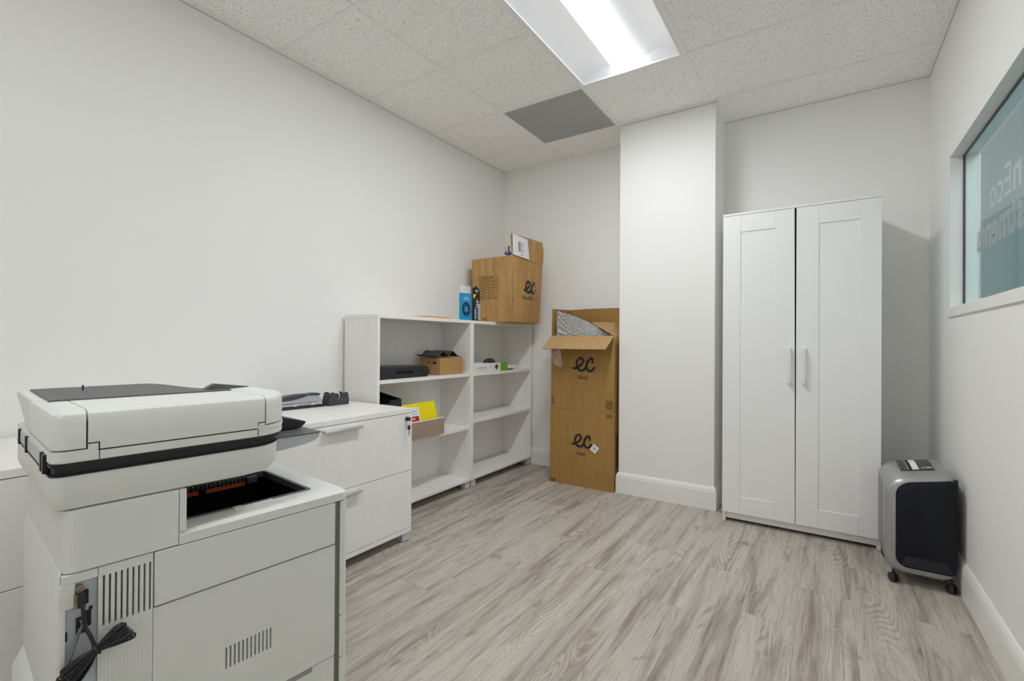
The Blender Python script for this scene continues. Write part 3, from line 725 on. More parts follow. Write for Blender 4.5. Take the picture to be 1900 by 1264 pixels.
# scanner bed
def rloop(x0, x1, y0, y1, r, z, ins):
    return [(p[0], p[1], z) for p in rr(x0 + ins, x1 - ins, y0 + ins, y1 - ins, tuple(max(q_ - ins, .001) for q_ in r), 8)]
SR = (.022, .095, .095, .022); SX0, SX1, SW = -.016, .404, .53
mb = MB(); mb.loft([rloop(SX0, SX1 - .018, 0, SW, SR, .7725, .010), rloop(SX0, SX1 - .010, 0, SW, SR, .776, .004), rloop(SX0, SX1 - .003, 0, SW, SR, .788, .0), rloop(SX0, SX1, 0, SW, SR, .8345, .0)])
part('scanner_base', mb, PW, smooth=True, ang=35)
mb = MB(); mb.loft([rloop(SX0 - .001, SX1 + .001, -.001, SW, SR, .8345, 0), rloop(SX0 - .001, SX1 + .001, -.001, SW, SR, .8375, 0)]); part('scanner_rim', mb, M['print_black'])
mb = MB(); mb.loft([rloop(SX0, SX1, 0, SW, SR, .8378, .004), rloop(SX0, SX1, 0, SW, SR, .850, .004)]); part('scanner_gasket', mb, M['print_black'])
mb = MB(); mb.loft([rloop(SX0, .414, 0, SW, SR, .8505, .0), rloop(SX0, .414, 0, SW, SR, .857, .0)]); part('lid_underside', mb, M['print_black'])
mb = MB(); mb.loft([rloop(SX0, .416, 0, SW, SR, .8572, .0015), rloop(SX0, .416, 0, SW, SR, .859, .0), rloop(SX0, .416, 0, SW, SR, .8742, .0)])
lid = part('scanner_lid', mb, PW, smooth=True, ang=35)
# hinge gap on the rear edge
mb = MB(); mb.box(-.018, -.0150, .055, .44, .842, .868); mb.mi = 0; part('hinge_cover', mb, M['print_silver'])
mb = MB()
for y in (.045, .075, .30, .43): mb.box(-.021, -.014, y, y + .014, .836, .870)
part('hinge', mb, M['print_black'], apart=True)
# document feeder: end cap, jam cover, nose, with black seams between
FR = (.022, .001, .001, .001)
core = MB(); core.loft([[(p[0], p[1], z) for p in rr(-.0125, .4115, .0030, .30, (.021, .088, .04, .001), 8)] for z in (.8735, .930)]); part('feeder_core', core, M['print_black'])
def feeder(name, x0, x1, z0, r, prof_back=.31, nose=False):
    mb = MB()
    def lp2(z, ins): return [(p[0], p[1], z) for p in rr(x0, x1, ins, prof_back, tuple(max(q_, .001) for q_ in r), 8)]
    if not nose:
        xi = lambda z, ins: [(max(p[0], x0 + (ins if x0 < 0 else 0)), p[1], z) for p in lp2(z, ins)]
        mb.loft([xi(z0, 0), xi(.934, 0), xi(.943, .003), xi(.948, .010), xi(.9505, .022)])
    else:
        ni = lambda z, ins: [(min(p[0], x1 - ins), p[1], z) for p in rr(x0, x1, ins, prof_back, tuple(max(q_, .001) for q_ in r), 8)]
        mb.loft([ni(z0, 0), ni(.932, 0), ni(.942, .004), ni(.948, .012), ni(.9505, .024)])
    return part(name, mb, PW, smooth=True, ang=35)
feeder('feeder_end_cap', -.015, .0308, .8812, FR)
feeder('feeder_cover', .0334, .3430, .8905, (.001,) * 4)
mb = MB(); mb.box(.0503, .3272, .0, .02, .8770, .8905); part('feeder_cover_lip', mb, PW)
feeder('feeder_nose', .3456, .414, .8842, (.001, .090, .04, .001))
mb = MB(); mb.loft([[(p[0], p[1], z) for p in rr(-.0155, .0480, .0, .33, (.022, .001, .001, .001), 6)] for z in (.8742, .8788)]); mb.box(.0334, .0480, 0.0, .02, .8790, .8880)
mb.box(.3292, .3430, .0, .02, .8820, .8880); mb.loft([[(p[0], p[1], z) for p in rr(.3292, .4158, .0, .33, (.001, .09, .04, .001), 8)] for z in (.8742, .8818)]); part('lid_step', mb, PW, apart=True)
for xa in (.0488, .3276): part('lid_seam', MB().box(xa, xa + .0011, -.0005, .004, .8588, .8770), M['print_black'])
# far wing that carries the input tray
mb = MB(); mb.prism([(.30, .880), (.36, .8785), (.565, .936), (.570, .946), (.560, .9500), (.30, .9495), (.30, .885)], 'x', -.014, .255); part('feeder_wing', mb, PW, bevel=.004)
mb = MB()
poly = [(.003, .195), (.336, .180), (.330, .235), (.300, .245), (.285, .30), (.274, .38), (.266, .46), (.250, .520), (.230, .532), (.006, .532)]
mb.prism(poly, 'z', .9506, .9535); tr = part('input_tray', mb, M['tray_grey'])
mb = MB(); mb.box(.058, .0595, .195, .53, .9535, .9538)
for x in (.115, .17, .215): mb.box(x, x + .001, .195, .53, .9535, .9538)
part('tray_markings', mb, M['cable_grey'], tr)
mb = MB(); mb.tube([(.088, .42, .9535), (.088, .42, .966)], .0018, 8); part('paper_stop', mb, M['print_black'], tr)
mb = MB(); mb.loft([[(.285, .212, .9505), (.285, .235, .9505), (.285, .235, .9530), (.285, .212, .9530)], [(.312, .215, .9505), (.312, .240, .9505), (.312, .240, .9668), (.312, .215, .9668)], [(.408, .255, .9500), (.408, .275, .9500), (.408, .275, .952), (.408, .255, .952)]]); part('paper_guide', mb, M['tray_grey'])
# control panel at the front
mb = MB()
mb.prism([(.400, .778), (.470, .783), (.520, .788), (.548, .795), (.560, .804), (.563, .8155), (.400, .8155)], 'y', .155, .50); part('control_panel', mb, M['print_silver'], bevel=.002)
mb = MB(); mb.prism([(.400, .8160), (.5660, .8160), (.567, .8180), (.400, .8200)], 'y', .153, .502); part('control_panel_top', mb, M['print_grey'])
mb = MB(); mb.prism([(.400, .8205), (.545, .8205), (.560, .833), (.562, .8385), (.495, .857), (.400, .860)], 'y', .235, .475); sc = part('touch_screen', mb, M['print_black'], bevel=.0015)
mb = MB(); mb.face([(.502, .25, .8558), (.556, .25, .8408), (.556, .46, .8408), (.502, .46, .8558)]); part('screen_glass', mb, M['screen'], sc)
mb = MB(); mb.box(.370, .402, .20, .48, .780, .83); part('panel_bracket', mb, M['print_black'])

# ------------------------------------------------------------------ shredder
def shredder():
    x0, x1, y0, y1 = .2275, .4745, 2.757, 3.105
    t = thing('shredder', 'silver and navy paper shredder on castors in the corner beside the wardrobe', 'shredder', ((x0 + x1) / 2, (y0 + y1) / 2, 0))
    cx, cy = (x0 + x1) / 2, (y0 + y1) / 2; X0, X1, Y0, Y1 = x0 - cx, x1 - cx, y0 - cy, y1 - cy
    def outl(y, ins, zt, zb=.052, r=(.070, .050, .055, .075)):
        pts = rr(X0 + ins, X1 - ins, zb + ins, zt, r, 10)
        def sh(x, z):                      # the top runs up gently to the right
            k = max(0, (z - .3) / .2); return z + k * ((x - X0) / (X1 - X0) - .6) * .040
        return [(px, y, sh(px, pz)) for px, pz in pts]
    mb = MB()
    mb.loft([outl(Y0, .014, .474), outl(Y0 + .006, .004, .484), outl(Y0 + .020, 0, .493), outl(Y0 + .075, 0, .508), outl(Y0 + .20, 0, .517), outl(Y1 - .05, 0, .514), outl(Y1 - .01, .008, .502), outl(Y1, .018, .484)])
    mb.build('body', M['shred_silver'], t, smooth=True, ang=50)
    # darker side shell behind the front frame
    mb = MB(); mb.loft([outl(Y0 + .080, -.0015, .5065, .050, (.070, .050, .060, .080)), outl(Y1 - .06, -.0015, .5135, .05, (.070, .05, .060, .080))]); mb.build('side_shell', M['shred_side'], t, smooth=True, ang=50)
    # pull-out bin front
    def bin_l(y, ins, r=(.045, .018, .020, .052)):
        pts = rr(X0 + .040 + ins, X1 - .002 - ins, .082 + ins, .460 - ins, r, 10)
        return [(px, y, pz + (max(0, (pz - .3) / .2)) * ((px - X0) / (X1 - X0) - .25) * .058) for px, pz in pts]
    mb = MB(); mb.loft([bin_l(Y0 + .01, 0), bin_l(Y0 - .002, 0), bin_l(Y0 - .004, .003)]); b_ = mb.build('bin', M['shred_navy'], t, smooth=True, ang=40)
    mb = MB(); pts = rr(X0 + .040 + .050, X0 + .040 + .112, .443, .4585, (.010, .010, .002, .002), 4)
    mb.loft([[(px, Y0 - .0045, pz) for px, pz in pts], [(px, Y0 - .0035, pz) for px, pz in pts]]); mb.build('bin_handle', M['dark'], b_)
    mb = MB(); mb.face([(X0 + .075, Y0 - .0043, .135), (X1 - .03, Y0 - .0043, .135), (X1 - .012, Y0 - .0043, .090), (X0 + .060, Y0 - .0043, .090)]); mb.build('bin_foot_step', mat('bin_step_navy', (0.016, 0.018, 0.030), 0.25), b_)
    # control panel on top
    def top(x, y):
        kk = []
        z = .508 if y < Y0 + .075 else (.508 + .009 * (y - Y0 - .075) / .125 if y < Y0 + .20 else .517 - .003 * (y - Y0 - .20) / .1)
        return z + (z - .3) / .2 * ((x - X0) / (X1 - X0) - .6) * .040 + .0015
    def toppatch(name, xa, xb, ya, yb, m, h=.001, par=None, bev=0):
        mb = MB(); nx, ny = 4, 6
        lo = [[(xa + (xb - xa) * i / nx, ya + (yb - ya) * j / ny) for i in range(nx + 1)] for j in range(ny + 1)]
        for j in range(ny):
            for i in range(nx):
                mb.face([(*p_, top(*p_) + h) for p_ in (lo[j][i], lo[j][i + 1], lo[j + 1][i + 1], lo[j + 1][i])])
        bmesh.ops.remove_doubles(mb.bm, verts=mb.bm.verts[:], dist=1e-5)
        return mb.build(name, m, par or t, solid=.001)
    pnl = toppatch('control_panel', X0 + .065, X1 - .062, Y0 + .080, Y1 - .070, M['shred_dark'], .0012)
    toppatch('paper_slot', X0 + .098, X0 + .107, Y0 + .088, Y1 - .082, M['dark'], .0022, pnl)
    toppatch('slot_edge', X0 + .0915, X0 + .0965, Y0 + .088, Y1 - .082, M['shred_silver'], .0024, pnl)
    toppatch('warning_label', X0 + .109, X0 + .132, Y0 + .088, Y1 - .082, M['paper'], .0022, pnl)
    mb = MB()
    for k in range(4): mb.disc((X0 + .145 + k * .012, Y0 + .088, top(X0 + .15, Y0 + .09) + .003), (1, 0, 0), (0, 1, 0), .002, 8)
    mb.build('indicator', M['white'], pnl)
    z_ = top(X1 - .098, Y0 + .10) + .0035
    mb = MB(); add_text(mb, 'C-320C', (X1 - .104, Y0 + .092, z_), (1, 0, .17), (0, 1, .05), (0, 0, 1), width=.038, height=.024, bold=.02); mb.build('lettering', M['white'], t); mb = MB(); quad(mb, (0, 0, top(X1 - .03, Y0 + .1) + .001), (1, 0, 0), (0, 1, 0), (0, 0, 1), X1 - .045, X1 - .022, Y0 + .094, Y0 + .101)
    mb.build('white_mark', M['white'], t)
    mb = MB(); mb.tube([(X0 - .001, Y0 + .15, .405), (X0 - .004, Y0 + .15, .405)], .016, 16); mb.build('side_latch', M['shred_silver'], t)
    mb = MB(); mb.box(X0 - .0005, X0 + .03, Y0 + .0225, Y0 + .0235, .4185, .4200); mb.build('seam', M['dark'], t)
    # castors
    for (a, b) in ((X0 + .034, Y0 + .016), (X1 - .013, Y0 + .024), (X0 + .034, Y1 - .03), (X1 - .020, Y1 - .03)):
        mb = MB(); wv = Vector((.9, .44, 0))
        for sg in (-1, 1):
            c0 = Vector((a, b, .021)) + wv * (sg * .005); c1 = c0 + wv * (sg * .011)
            mb.tube([c0, c0 + (c1 - c0) * .6, c1], [.021, .0205, .015], 18)
        mb.tube([(a, b, .015), (a, b, .056)], .006, 10)
        mb.build('castor', M['black_plastic'], t, smooth=True, ang=45)
    # power cord hanging down the wall side
    mb = MB(); mb.box(X1 - .004, X1 + .0085, Y0 + .035, Y0 + .052, .452, .490)
    mb.tube(catmull([(X1 + .0045, Y0 + .043, .47), (X1 + .005, Y0 + .044, .40), (X1 + .006, Y0 + .035, .34), (X1 + .002, Y0 + .045, .28), (X1 + .003, Y0 + .048, .235)], 8), .0032, 8)
    mb.box(X1 - .002, X1 + .010, Y0 + .040, Y0 + .060, .205, .240)
    mb.tube(catmull([(X1 + .006, Y0 + .05, .225), (X1 + .009, Y0 + .06, .195), (X1 + .006, Y0 + .075, .20), (X1 + .004, Y0 + .06, .23)], 6), .0028, 8)
    mb.build('power_cord', M['cable_black'], t, smooth=True, ang=60)
shredder()

# ------------------------------------------------------------------ cartons
EC = [(-.49, -.18), (-.40, -.175), (-.29, -.125), (-.17, -.04), (-.08, .05), (-.035, .15), (-.06, .235), (-.14, .275), (-.24, .25), (-.32, .16), (-.35, .03), (-.325, -.12), (-.25, -.225), (-.14, -.275), (-.02, -.245), (.06, -.17), (.12, -.05)]
CC = [(.12, -.05), (.16, .06), (.22, .17), (.29, .25), (.36, .265), (.405, .21), (.40, .10)]
CC2 = [(.26, .22), (.17, .12), (.125, -.03), (.14, -.16), (.20, -.25), (.30, -.28), (.41, -.23), (.48, -.12)]
def ec_logo(mb, c, u, v, n, w, th=.10, mi=None):
    for P, dz in ((EC, 0), (CC, .0001), (CC2, .0002)):
        mb.ribbon([(x * w, y * w) for x, y in catmull(P, 7)], c, u, v, th * w, n, mi, off=.0012 + dz)
def carton_body(w, d, h, flare=0.0, seed=1, open_top=False, bulge=.006):
    """side walls + base (+ top) as a slightly crumpled grid box, origin at the base centre"""
    mb = MB(); rnd = random.Random(seed); nz = 8; nx = 6
    per = []
    loops = []
    for k in range(nz + 1):
        s_ = k / nz; z = h * s_; fl = 1 + flare * s_; bl = bulge * math.sin(PI * s_)
        lp = []
        for (ax_, ay_, bx_, by_, nx_, ny_) in ((-1, -1, 1, -1, 0, -1), (1, -1, 1, 1, 1, 0), (1, 1, -1, 1, 0, 1), (-1, 1, -1, -1, -1, 0)):
            for i in range(nx):
                q_ = i / nx; e = math.sin(PI * q_)
                x = (ax_ + (bx_ - ax_) * q_) * w / 2 * fl; y = (ay_ + (by_ - ay_) * q_) * d / 2 * fl
                j_ = rnd.uniform(-1, 1) * .0012
                zz = z + (rnd.uniform(-1, 1) * .0015 if 0 < k < nz else (rnd.uniform(0, 1) * .002 if k else 0))
                lp.append((x + nx_ * (bl * e + j_), y + ny_ * (bl * e + j_), zz))
        loops.append(lp)
    mb.loft(loops, True, not open_top)
    return mb
CARTS = 'large brown cardboard cartons'
# lower carton on the floor
t = thing('carton_box', 'closed brown carton on the floor, lowest of the stack beside the pillar', 'box', (-1.532, 3.452, 0), 0, CARTS)
carton_body(.520, .372, .572, 0, 3, bulge=.0015).build('box_body', M['carton'], t, smooth=True, ang=30)
mb = MB(); ec_logo(mb, (.012, -.1895, .345), (1, 0, 0), (0, 0, 1), (0, -1, 0), .158)
mb.build('printed_logo', M['ink'], t); mb = MB(); add_text(mb, '16oz', (-.028, -.1895, .238), (1, 0, 0), (0, 0, 1), (0, -1, 0), width=.070, height=.026, off=.0024); mb.build('printed_text', M['ink'], t)
mb = MB(); quad(mb, (.097, -.190, .318), (.80, 0, -.60), (.60, 0, .80), (0, -1, 0), 0, .052, -.032, .024, off=.0030)
lb = mb.build('shipping_label', M['paper'], t); mb = MB()
for k in range(4): quad(mb, (.097, -.190, .318), (.80, 0, -.60), (.60, 0, .80), (0, -1, 0), .014 + (k % 2) * .004, .034, .004 - k * .006, .006 - k * .006, off=.0034)
mb.build('label_print', M['ink_grey'], lb)
mb = MB(); 
for x, z in ((-.258, .0), (.205, .53)): quad(mb, (0, -.188, 0), (1, 0, 0), (0, 0, 1), (0, -1, 0), x, x + .050, z + .004, z + .034, off=.002)
mb.build('tape_tab', M['tape_brown'], t, apart=True)
mb = MB()
for k in range(16): quad(mb, (.262, 0, 0), (0, 1, 0), (0, 0, 1), (1, 0, 0), -.15, -.145 + .04 * (k % 3 + 1), .17 + k * .016, .176 + k * .016, off=.0012)
mb.build('side_print', M['ink'], t)
# upper carton, open, with foil
t = thing('carton_box', 'open brown carton with lifted flaps, stacked on the closed floor carton', 'box', (-1.530, 3.455, .5755), 0, CARTS)
uw, ud, uh = .512, .366, .556
carton_body(uw, ud, uh, 0, 9, open_top=True, bulge=.001).build('box_body', M['carton'], t, solid=.004, smooth=True, ang=30)
mb = MB(); ec_logo(mb, (.022, -.1855, .342), (1, 0, 0), (0, 0, 1), (0, -1, 0), .172)
mb.build('printed_logo', M['ink'], t).location.y = -.002; mb = MB()
add_text(mb, '16oz', (-.026, -.1855, .232), (1, 0, 0), (0, 0, 1), (0, -1, 0), width=.076, height=.028, off=.003)
mb.build('printed_text', M['ink'], t).location.y = -.002
mb = MB(); quad(mb, (0, -.186, 0), (1, 0, 0), (0, 0, 1), (0, -1, 0), .197, .252, .02, .085, off=.003); quad(mb, (0, -.186, 0), (1, 0, 0), (0, 0, 1), (0, -1, 0), -.254, -.232, .02, .10, off=.003); mb.build('tape_tab', M['tape_brown'], t, apart=True)
# flaps
def flap(name, pts, m=None, th=.004, par=None, sub=None):
    mb = MB(); mb.face([Vector(p_) for p_ in pts]); return mb.build(name, m or M['carton_in'], par or t, solid=th)
flap('front_flap', [(-uw / 2, -ud / 2, uh), (uw / 2, -ud / 2, uh), (uw / 2 - .004, -ud / 2 - .155, uh - .098), (-uw / 2 + .004, -ud / 2 - .155, uh - .098)])
flap('back_flap', [(-uw / 2, ud / 2 - .004, uh), (uw / 2, ud / 2 - .004, uh), (uw / 2, ud / 2, uh + .228), (-uw / 2 + .19, ud / 2, uh + .230), (-uw / 2, ud / 2, uh + .226)], M['carton'])
flap('side_flap', [(-uw / 2, -ud / 2 + .002, uh), (-uw / 2, ud / 2 - .01, uh), (-uw / 2 - .001, ud / 2 - .004, uh + .222), (-uw / 2 - .001, -ud / 2 + .008, uh + .212)], M['carton'])
flap('side_flap', [(uw / 2, -ud / 2 + .002, uh), (uw / 2, ud / 2 - .006, uh), (.130, ud / 2 - .035, uh + .110), (.020, -.050, uh + .106)])
# bubble foil sheet rising out of the box on the left
mb = MB(); nu, nv = 26, 14; grid = []
for j in range(nv + 1):
    row = []
    for i in range(nu + 1):
        a_ = i / nu; b_ = j / nv
        topz = .196 * (1 - a_) ** 1.12 + .004 + .018 * math.sin(PI * a_)
        x = -uw / 2 + .020 + a_ * .465 + .012 * (1 - b_); y = -ud / 2 + .012 + b_ * .035 + .04 * a_ * b_ + .03 * math.sin(PI * a_) * b_
        z = uh - .05 + (topz + .05) * b_ ** .85 + .003 * math.sin(9 * a_ + 5 * b_)
        row.append((x, y, z))
    grid.append(row)
mb.loft(grid, False, False, close=False); fo = mb.build('bubble_foil', M['foil'], None, smooth=True, ang=80, solid=.003)
fo.location = (-1.530, 3.455, .5755); tag(fo, 'silver bubble foil sheet sticking out of the open carton', 'foil')
# loose printed tape hanging from the front flap
mb = MB(); gl = []
for j in range(8):
    s_ = j / 7; row = []
    for i in range(7):
        q_ = i / 6; w_ = 1 - .62 * s_
        row.append((-uw / 2 - .005 + (q_ * .150 * w_) + .065 * s_, -ud / 2 - .115 + .02 * math.sin(5 * q_ + 3 * s_) + .05 * s_, uh - .078 - .150 * s_ + .01 * math.sin(6 * q_)))
    gl.append(row)
mb.loft(gl, False, False, close=False); ft = mb.build('hanging_tape', M['film'], t, smooth=True, ang=80)
mb = MB()
for cxx, czz, r_ in ((.018, -.093, .012), (.082, -.098, .013), (.115, -.108, .010), (.10, -.15, .008)):
    mb.tube([(-uw / 2 - .005 + cxx + r_ * math.cos(a), -ud / 2 - .125, uh + czz + r_ * 1.1 * math.sin(a)) for a in [2 * PI * k / 12 for k in range(12)]], .0018, 6, closed=True)
mb.build('red_print', M['ink_red'], ft, apart=True)
# big worn carton on the bookcase
BM = Vector((-2.040, 3.068, 0)); bw, bd, bh = .362, .460, .505
t = thing('carton_box', 'battered brown carton with a raised flap on top of the corner bookcase', 'box', (BM.x - bw / 2, BM.y + bd / 2, BT + .001), 0, CARTS)
carton_body(bw * .985, bd * .985, bh, .080, 21, bulge=.004).build('box_body', M['carton_worn'], t, smooth=True, ang=28)
fy, fx = -bd / 2 * .985, bw / 2 * .985   # faces at base
tilt = bd / 2 * .985 * .080 / bh; tiltx = bw / 2 * .985 * .080 / bh
vF = Vector((0, -tilt, 1)).normalized(); vR = Vector((tiltx, 0, 1)).normalized()
# printed table on the near face
mb = MB(); o_ = Vector((-bw / 2 + .070, fy - .0105, .182)); u_, n_ = (1, 0, 0), (0, -1, 0)
tw, thh = .176, .182; rows = 7
for k in range(rows + 1): quad(mb, o_, u_, vF, n_, 0, tw, thh * k / rows - .0013, thh * k / rows + .0013)
for x in (0, .062, tw): quad(mb, o_, u_, vF, n_, x - .0013, x + .0013, 0, thh)
rnd = random.Random(2)
for k in range(rows):
    for xa, xb in ((.010, .054), (.072, .166)):
        l_ = (xb - xa) * rnd.uniform(.55, 1); x = (xa + xb - l_) / 2; zc = thh * (k + .5) / rows; xe = x + l_
        while x < xe - .003:
            w_ = rnd.uniform(.0025, .0045); quad(mb, o_, u_, vF, n_, x, x + w_, zc - .0042 * rnd.uniform(.5, 1), zc + .0042 * rnd.uniform(.6, 1)); x += w_ + .0016
mb.build('printed_table', M['ink_faded'], t)
mb = MB(); 
mb.ribbon(catmull([(-.09, .455), (-.085, .437), (-.073, .44), (-.07, .457), (-.055, .452), (-.035, .448)], 5), (.12, fy - .020, 0), u_, vF, .0022, n_)
mb.ribbon(catmull([(-.115, .385), (-.105, .37), (-.112, .35), (-.125, .335)], 5), (0, fy - .019, 0), u_, vF, .0018, n_)
mb.build('pen_scribble', M['ink_faded'], t)
# logo on the other face
mb = MB(); uR = (0, 1, 0); nR = (1, 0, 0)
mb2 = mb; ec_logo(mb, (fx + .0165, .040, .292), uR, vR * .88, nR, .180, th=.115)
mb.build('printed_logo', M['ink'], t); mb = MB()
add_text(mb, '16oz-Blk-CC', (fx + .0135, -.075, .190), uR, vR, nR, width=.235, height=.028, off=.001); mb.build('printed_text', M['ink'], t)
mb = MB(); quad(mb, (fx + .010, 0, 0), uR, vR, nR, .085, .175, .0, .40, off=.003); quad(mb, (fx + .008, 0, 0), uR, vR, nR, -.215, -.185, .0, .47, off=.003); mb.build('packing_tape', M['tape'], t, apart=True)
mb = MB(); quad(mb, (0, fy - .008, 0), u_, vF, n_, .125, .180, .01, .46, off=.003); quad(mb, (0, fy - .008, 0), u_, vF, n_, -.03, .02, .36, .475, off=.003); mb.build('packing_tape', M['tape'], t, apart=True)
mb = MB(); quad(mb, (0, fy - .006, 0), u_, vF, n_, -.085, -.045, .012, .035, off=.003); mb.build('tape_tab', M['tape_brown'], t, apart=True)
# raised outer flap along the +x side, with the shipping label
hx = bw / 2 * 1.06; zt_ = bh + .001; ya, yb = -bd / 2 * 1.03, bd / 2 * 1.07
mb = MB(); fl_ = [(hx, ya + .006, zt_), (hx + .002, yb - .002, zt_), (hx + .010, yb, zt_ + .10), (hx + .003, yb - .012, zt_ + .187), (hx - .01, ya + .004, zt_ + .180)]
mb.face(fl_); mb.build('top_flap', M['carton_worn'], t, solid=.005)
def fpt(a_, b_, off=.004):   # point on the flap
    p_ = Vector((hx - .004 * b_, ya + (yb - ya) * a_, zt_ + .180 * b_)); return p_ + Vector((off + .006, 0, 0))
mb = MB(); mb.face([fpt(.01, .08), fpt(.52, .04), fpt(.47, .93), fpt(.01, .97)]); lb = mb.build('shipping_label', M['paper'], t, solid=.001)
mb = MB(); rnd = random.Random(5)
for k in range(16):
    b0 = .28 + k * .028
    mb.face([fpt(.17 + .02 * rnd.random(), b0, .0052), fpt(.25, b0, .0052), fpt(.25, b0 + .015, .0052), fpt(.17, b0 + .015, .0052)])
    mb.face([fpt(.28, b0, .0052), fpt(.28 + .09 * rnd.random(), b0, .0052), fpt(.31, b0 + .012, .0052), fpt(.28, b0 + .012, .0052)])
mb.face([fpt(.26, .13, .0052), fpt(.29, .13, .0052), fpt(.29, .19, .0052), fpt(.26, .19, .0052)])
mb.build('label_print', M['ink_grey'], lb)
mb = MB(); mb.face([fpt(.50, -.05), fpt(.60, -.1), fpt(.66, .95), fpt(.47, .98)]); mb.build('packing_tape', M['tape'], t, apart=True)
# top leaf folded shut, and the bag peeping out
mb = MB(); mb.face([(-bw / 2 * 1.03, ya + .004, zt_ + .004), (hx - .03, ya + .01, zt_ + .006), (hx - .03, yb - .02, zt_ + .004), (-bw / 2 * 1.03, yb - .02, zt_ + .004)]); mb.build('inner_flap', M['carton_in'], t, solid=.004)
tb = thing('bag', 'blue and clear plastic bag peeping out behind the label flap of the battered carton', 'bag', (BM.x - .042, BM.y + .025, BT + bh + .018))
mb = MB(); bmesh.ops.create_uvsphere(mb.bm, u_segments=14, v_segments=8, radius=.030, matrix=Matrix.Translation((0, 0, .016)) @ Matrix.Diagonal((1.0, 1.2, .55, 1))); mb.build('blue_bundle', mat('blue_plastic', (.10, .17, .33), .3), tb, smooth=True, ang=80)
mb = MB(); mb.tube(catmull([(.0, 0, .03), (-.02, .0, .045), (-.025, .0, .062), (-.01, 0, .072), (.006, .0, .065)], 6), .0012, 6); mb.tube(catmull([(.012, .005, .02), (.006, .0, .05), (.014, .0, .07)], 6), .006, 8); mb.build('strap', M['ink_faded'], tb)

# ------------------------------------------------------------------ small things on the bookcase tops
t = thing('tape_pack', 'blue hanging pack with a black ring print, clear plastic top, on the bookcase', 'package', (-2.215, 2.733, BT + .001))
mb = MB(); mb.box(-.014, .012, -.055, .055, 0, .196); mb.build('blue_card', M['blue'], t, bevel=.001)
mb = MB(); mb.box(-.012, .010, -.052, .052, .1965, .254); mb.build('clear_window', M['clear'], t, bevel=.004)
mb = MB(); o_, u_, v_, n_ = (.012, 0, 0), (0, 1, 0), (0, 0, 1), (1, 0, 0)
outer = [(-.006 + .047 * math.cos(a), .080 + .052 * math.sin(a)) for a in [2 * PI * k / 40 for k in range(40)]]
inner = [(-.006 + .024 * math.cos(a), .080 + .025 * math.sin(a)) for a in [2 * PI * k / 40 for k in range(40)]]
for k in range(40):
    q_ = [outer[k], outer[(k + 1) % 40], inner[(k + 1) % 40], inner[k]]
    if min(p_[0] for p_ in q_) > -.0545: mb.face([(.0130, a, b) for a, b in q_], 0)
for a, b, mi in ((.0, .117, 1), (.024, .070, 1), (-.010, .038, 1), (-.032, .112, 2)): quad(mb, (.0132, 0, 0), u_, v_, n_, a, a + .013, b - .002, b + .003, mi)
quad(mb, (.0125, 0, 0), u_, v_, n_, -.032, .024, .158, .163, 3); quad(mb, (.0125, 0, 0), u_, v_, n_, -.045, .040, .147, .149, 3)
mb.disc((.0132, -.005, .176), u_, v_, .004, 8, 3)
mb.build('printed_ring', [M['navy_print'], M['gold_print'], M['cyan'], M['white']], t)
t = thing('pen_pack', 'slim black hanging pack with a yellow corner, standing against the battered carton', 'package', (-2.195, 2.8365, BT + .001))
mb = MB(); mb.prism([(-.043, 0), (.043, 0), (.043, .16), (.040, .225), (.030, .242), (.012, .246), (.0, .262), (-.014, .248), (-.038, .246)], 'x', -.006, .002); mb.build('backing_card', M['ink'], t)
mb = MB(); quad(mb, (.0022, 0, 0), u_, v_, n_, -.042, -.005, .0, .10, 0, .0005); mb.build('plum_panel', mat('deep_purple_print', (.03, .012, .07), .4), t)
mb = MB(); mb.tube([(.010, .020, .004), (.010, .017, .125)], .013, 12); mb.tube([(.009, -.020, .01), (.009, -.022, .09)], .006, 10); mb.build('blister', M['clear'], t, smooth=True, ang=60)
mb = MB(); mb.face([(.0035, -.042, .196), (.0035, -.004, .196), (.0035, -.034, .160)], 0)
for k, (a, b, w_) in enumerate(((-.022, .222, .046), (-.004, .208, .012), (-.008, .140, .04), (.006, .128, .014), (-.004, .118, .032), (-.010, .101, .046), (.0, .155, .014))): quad(mb, (.0028, 0, 0), u_, v_, n_, a, min(a + w_, .042), b, b + .0065, 1)
quad(mb, (.0160, 0, 0), u_, v_, n_, -.026, -.014, .045, .065, 2)
mb.build('printed_marks', [M['yellow'], M['white'], M['cyan']], t)
t = thing('envelope', 'orange brown padded envelope lying flat on the bookcase top', 'envelope', (-2.285, 2.45, BT + .001), math.radians(3))
mb = MB(); mb.loft([[(x, y, z) for x, y in ((-.09, -.135), (.075, -.135), (.075, .135), (-.09, .135))] for z in (0, .003)] + [[(x * .8, y * .86, .013) for x, y in ((-.09, -.135), (.075, -.135), (.075, .135), (-.09, .135))]]); mb.build('envelope_body', M['envelope'], t, bevel=.002)
mb = MB(); mb.box(-.04, .085, .12, .30, -.0006, .0018); mb.build('paper_slip', M['white'], t)

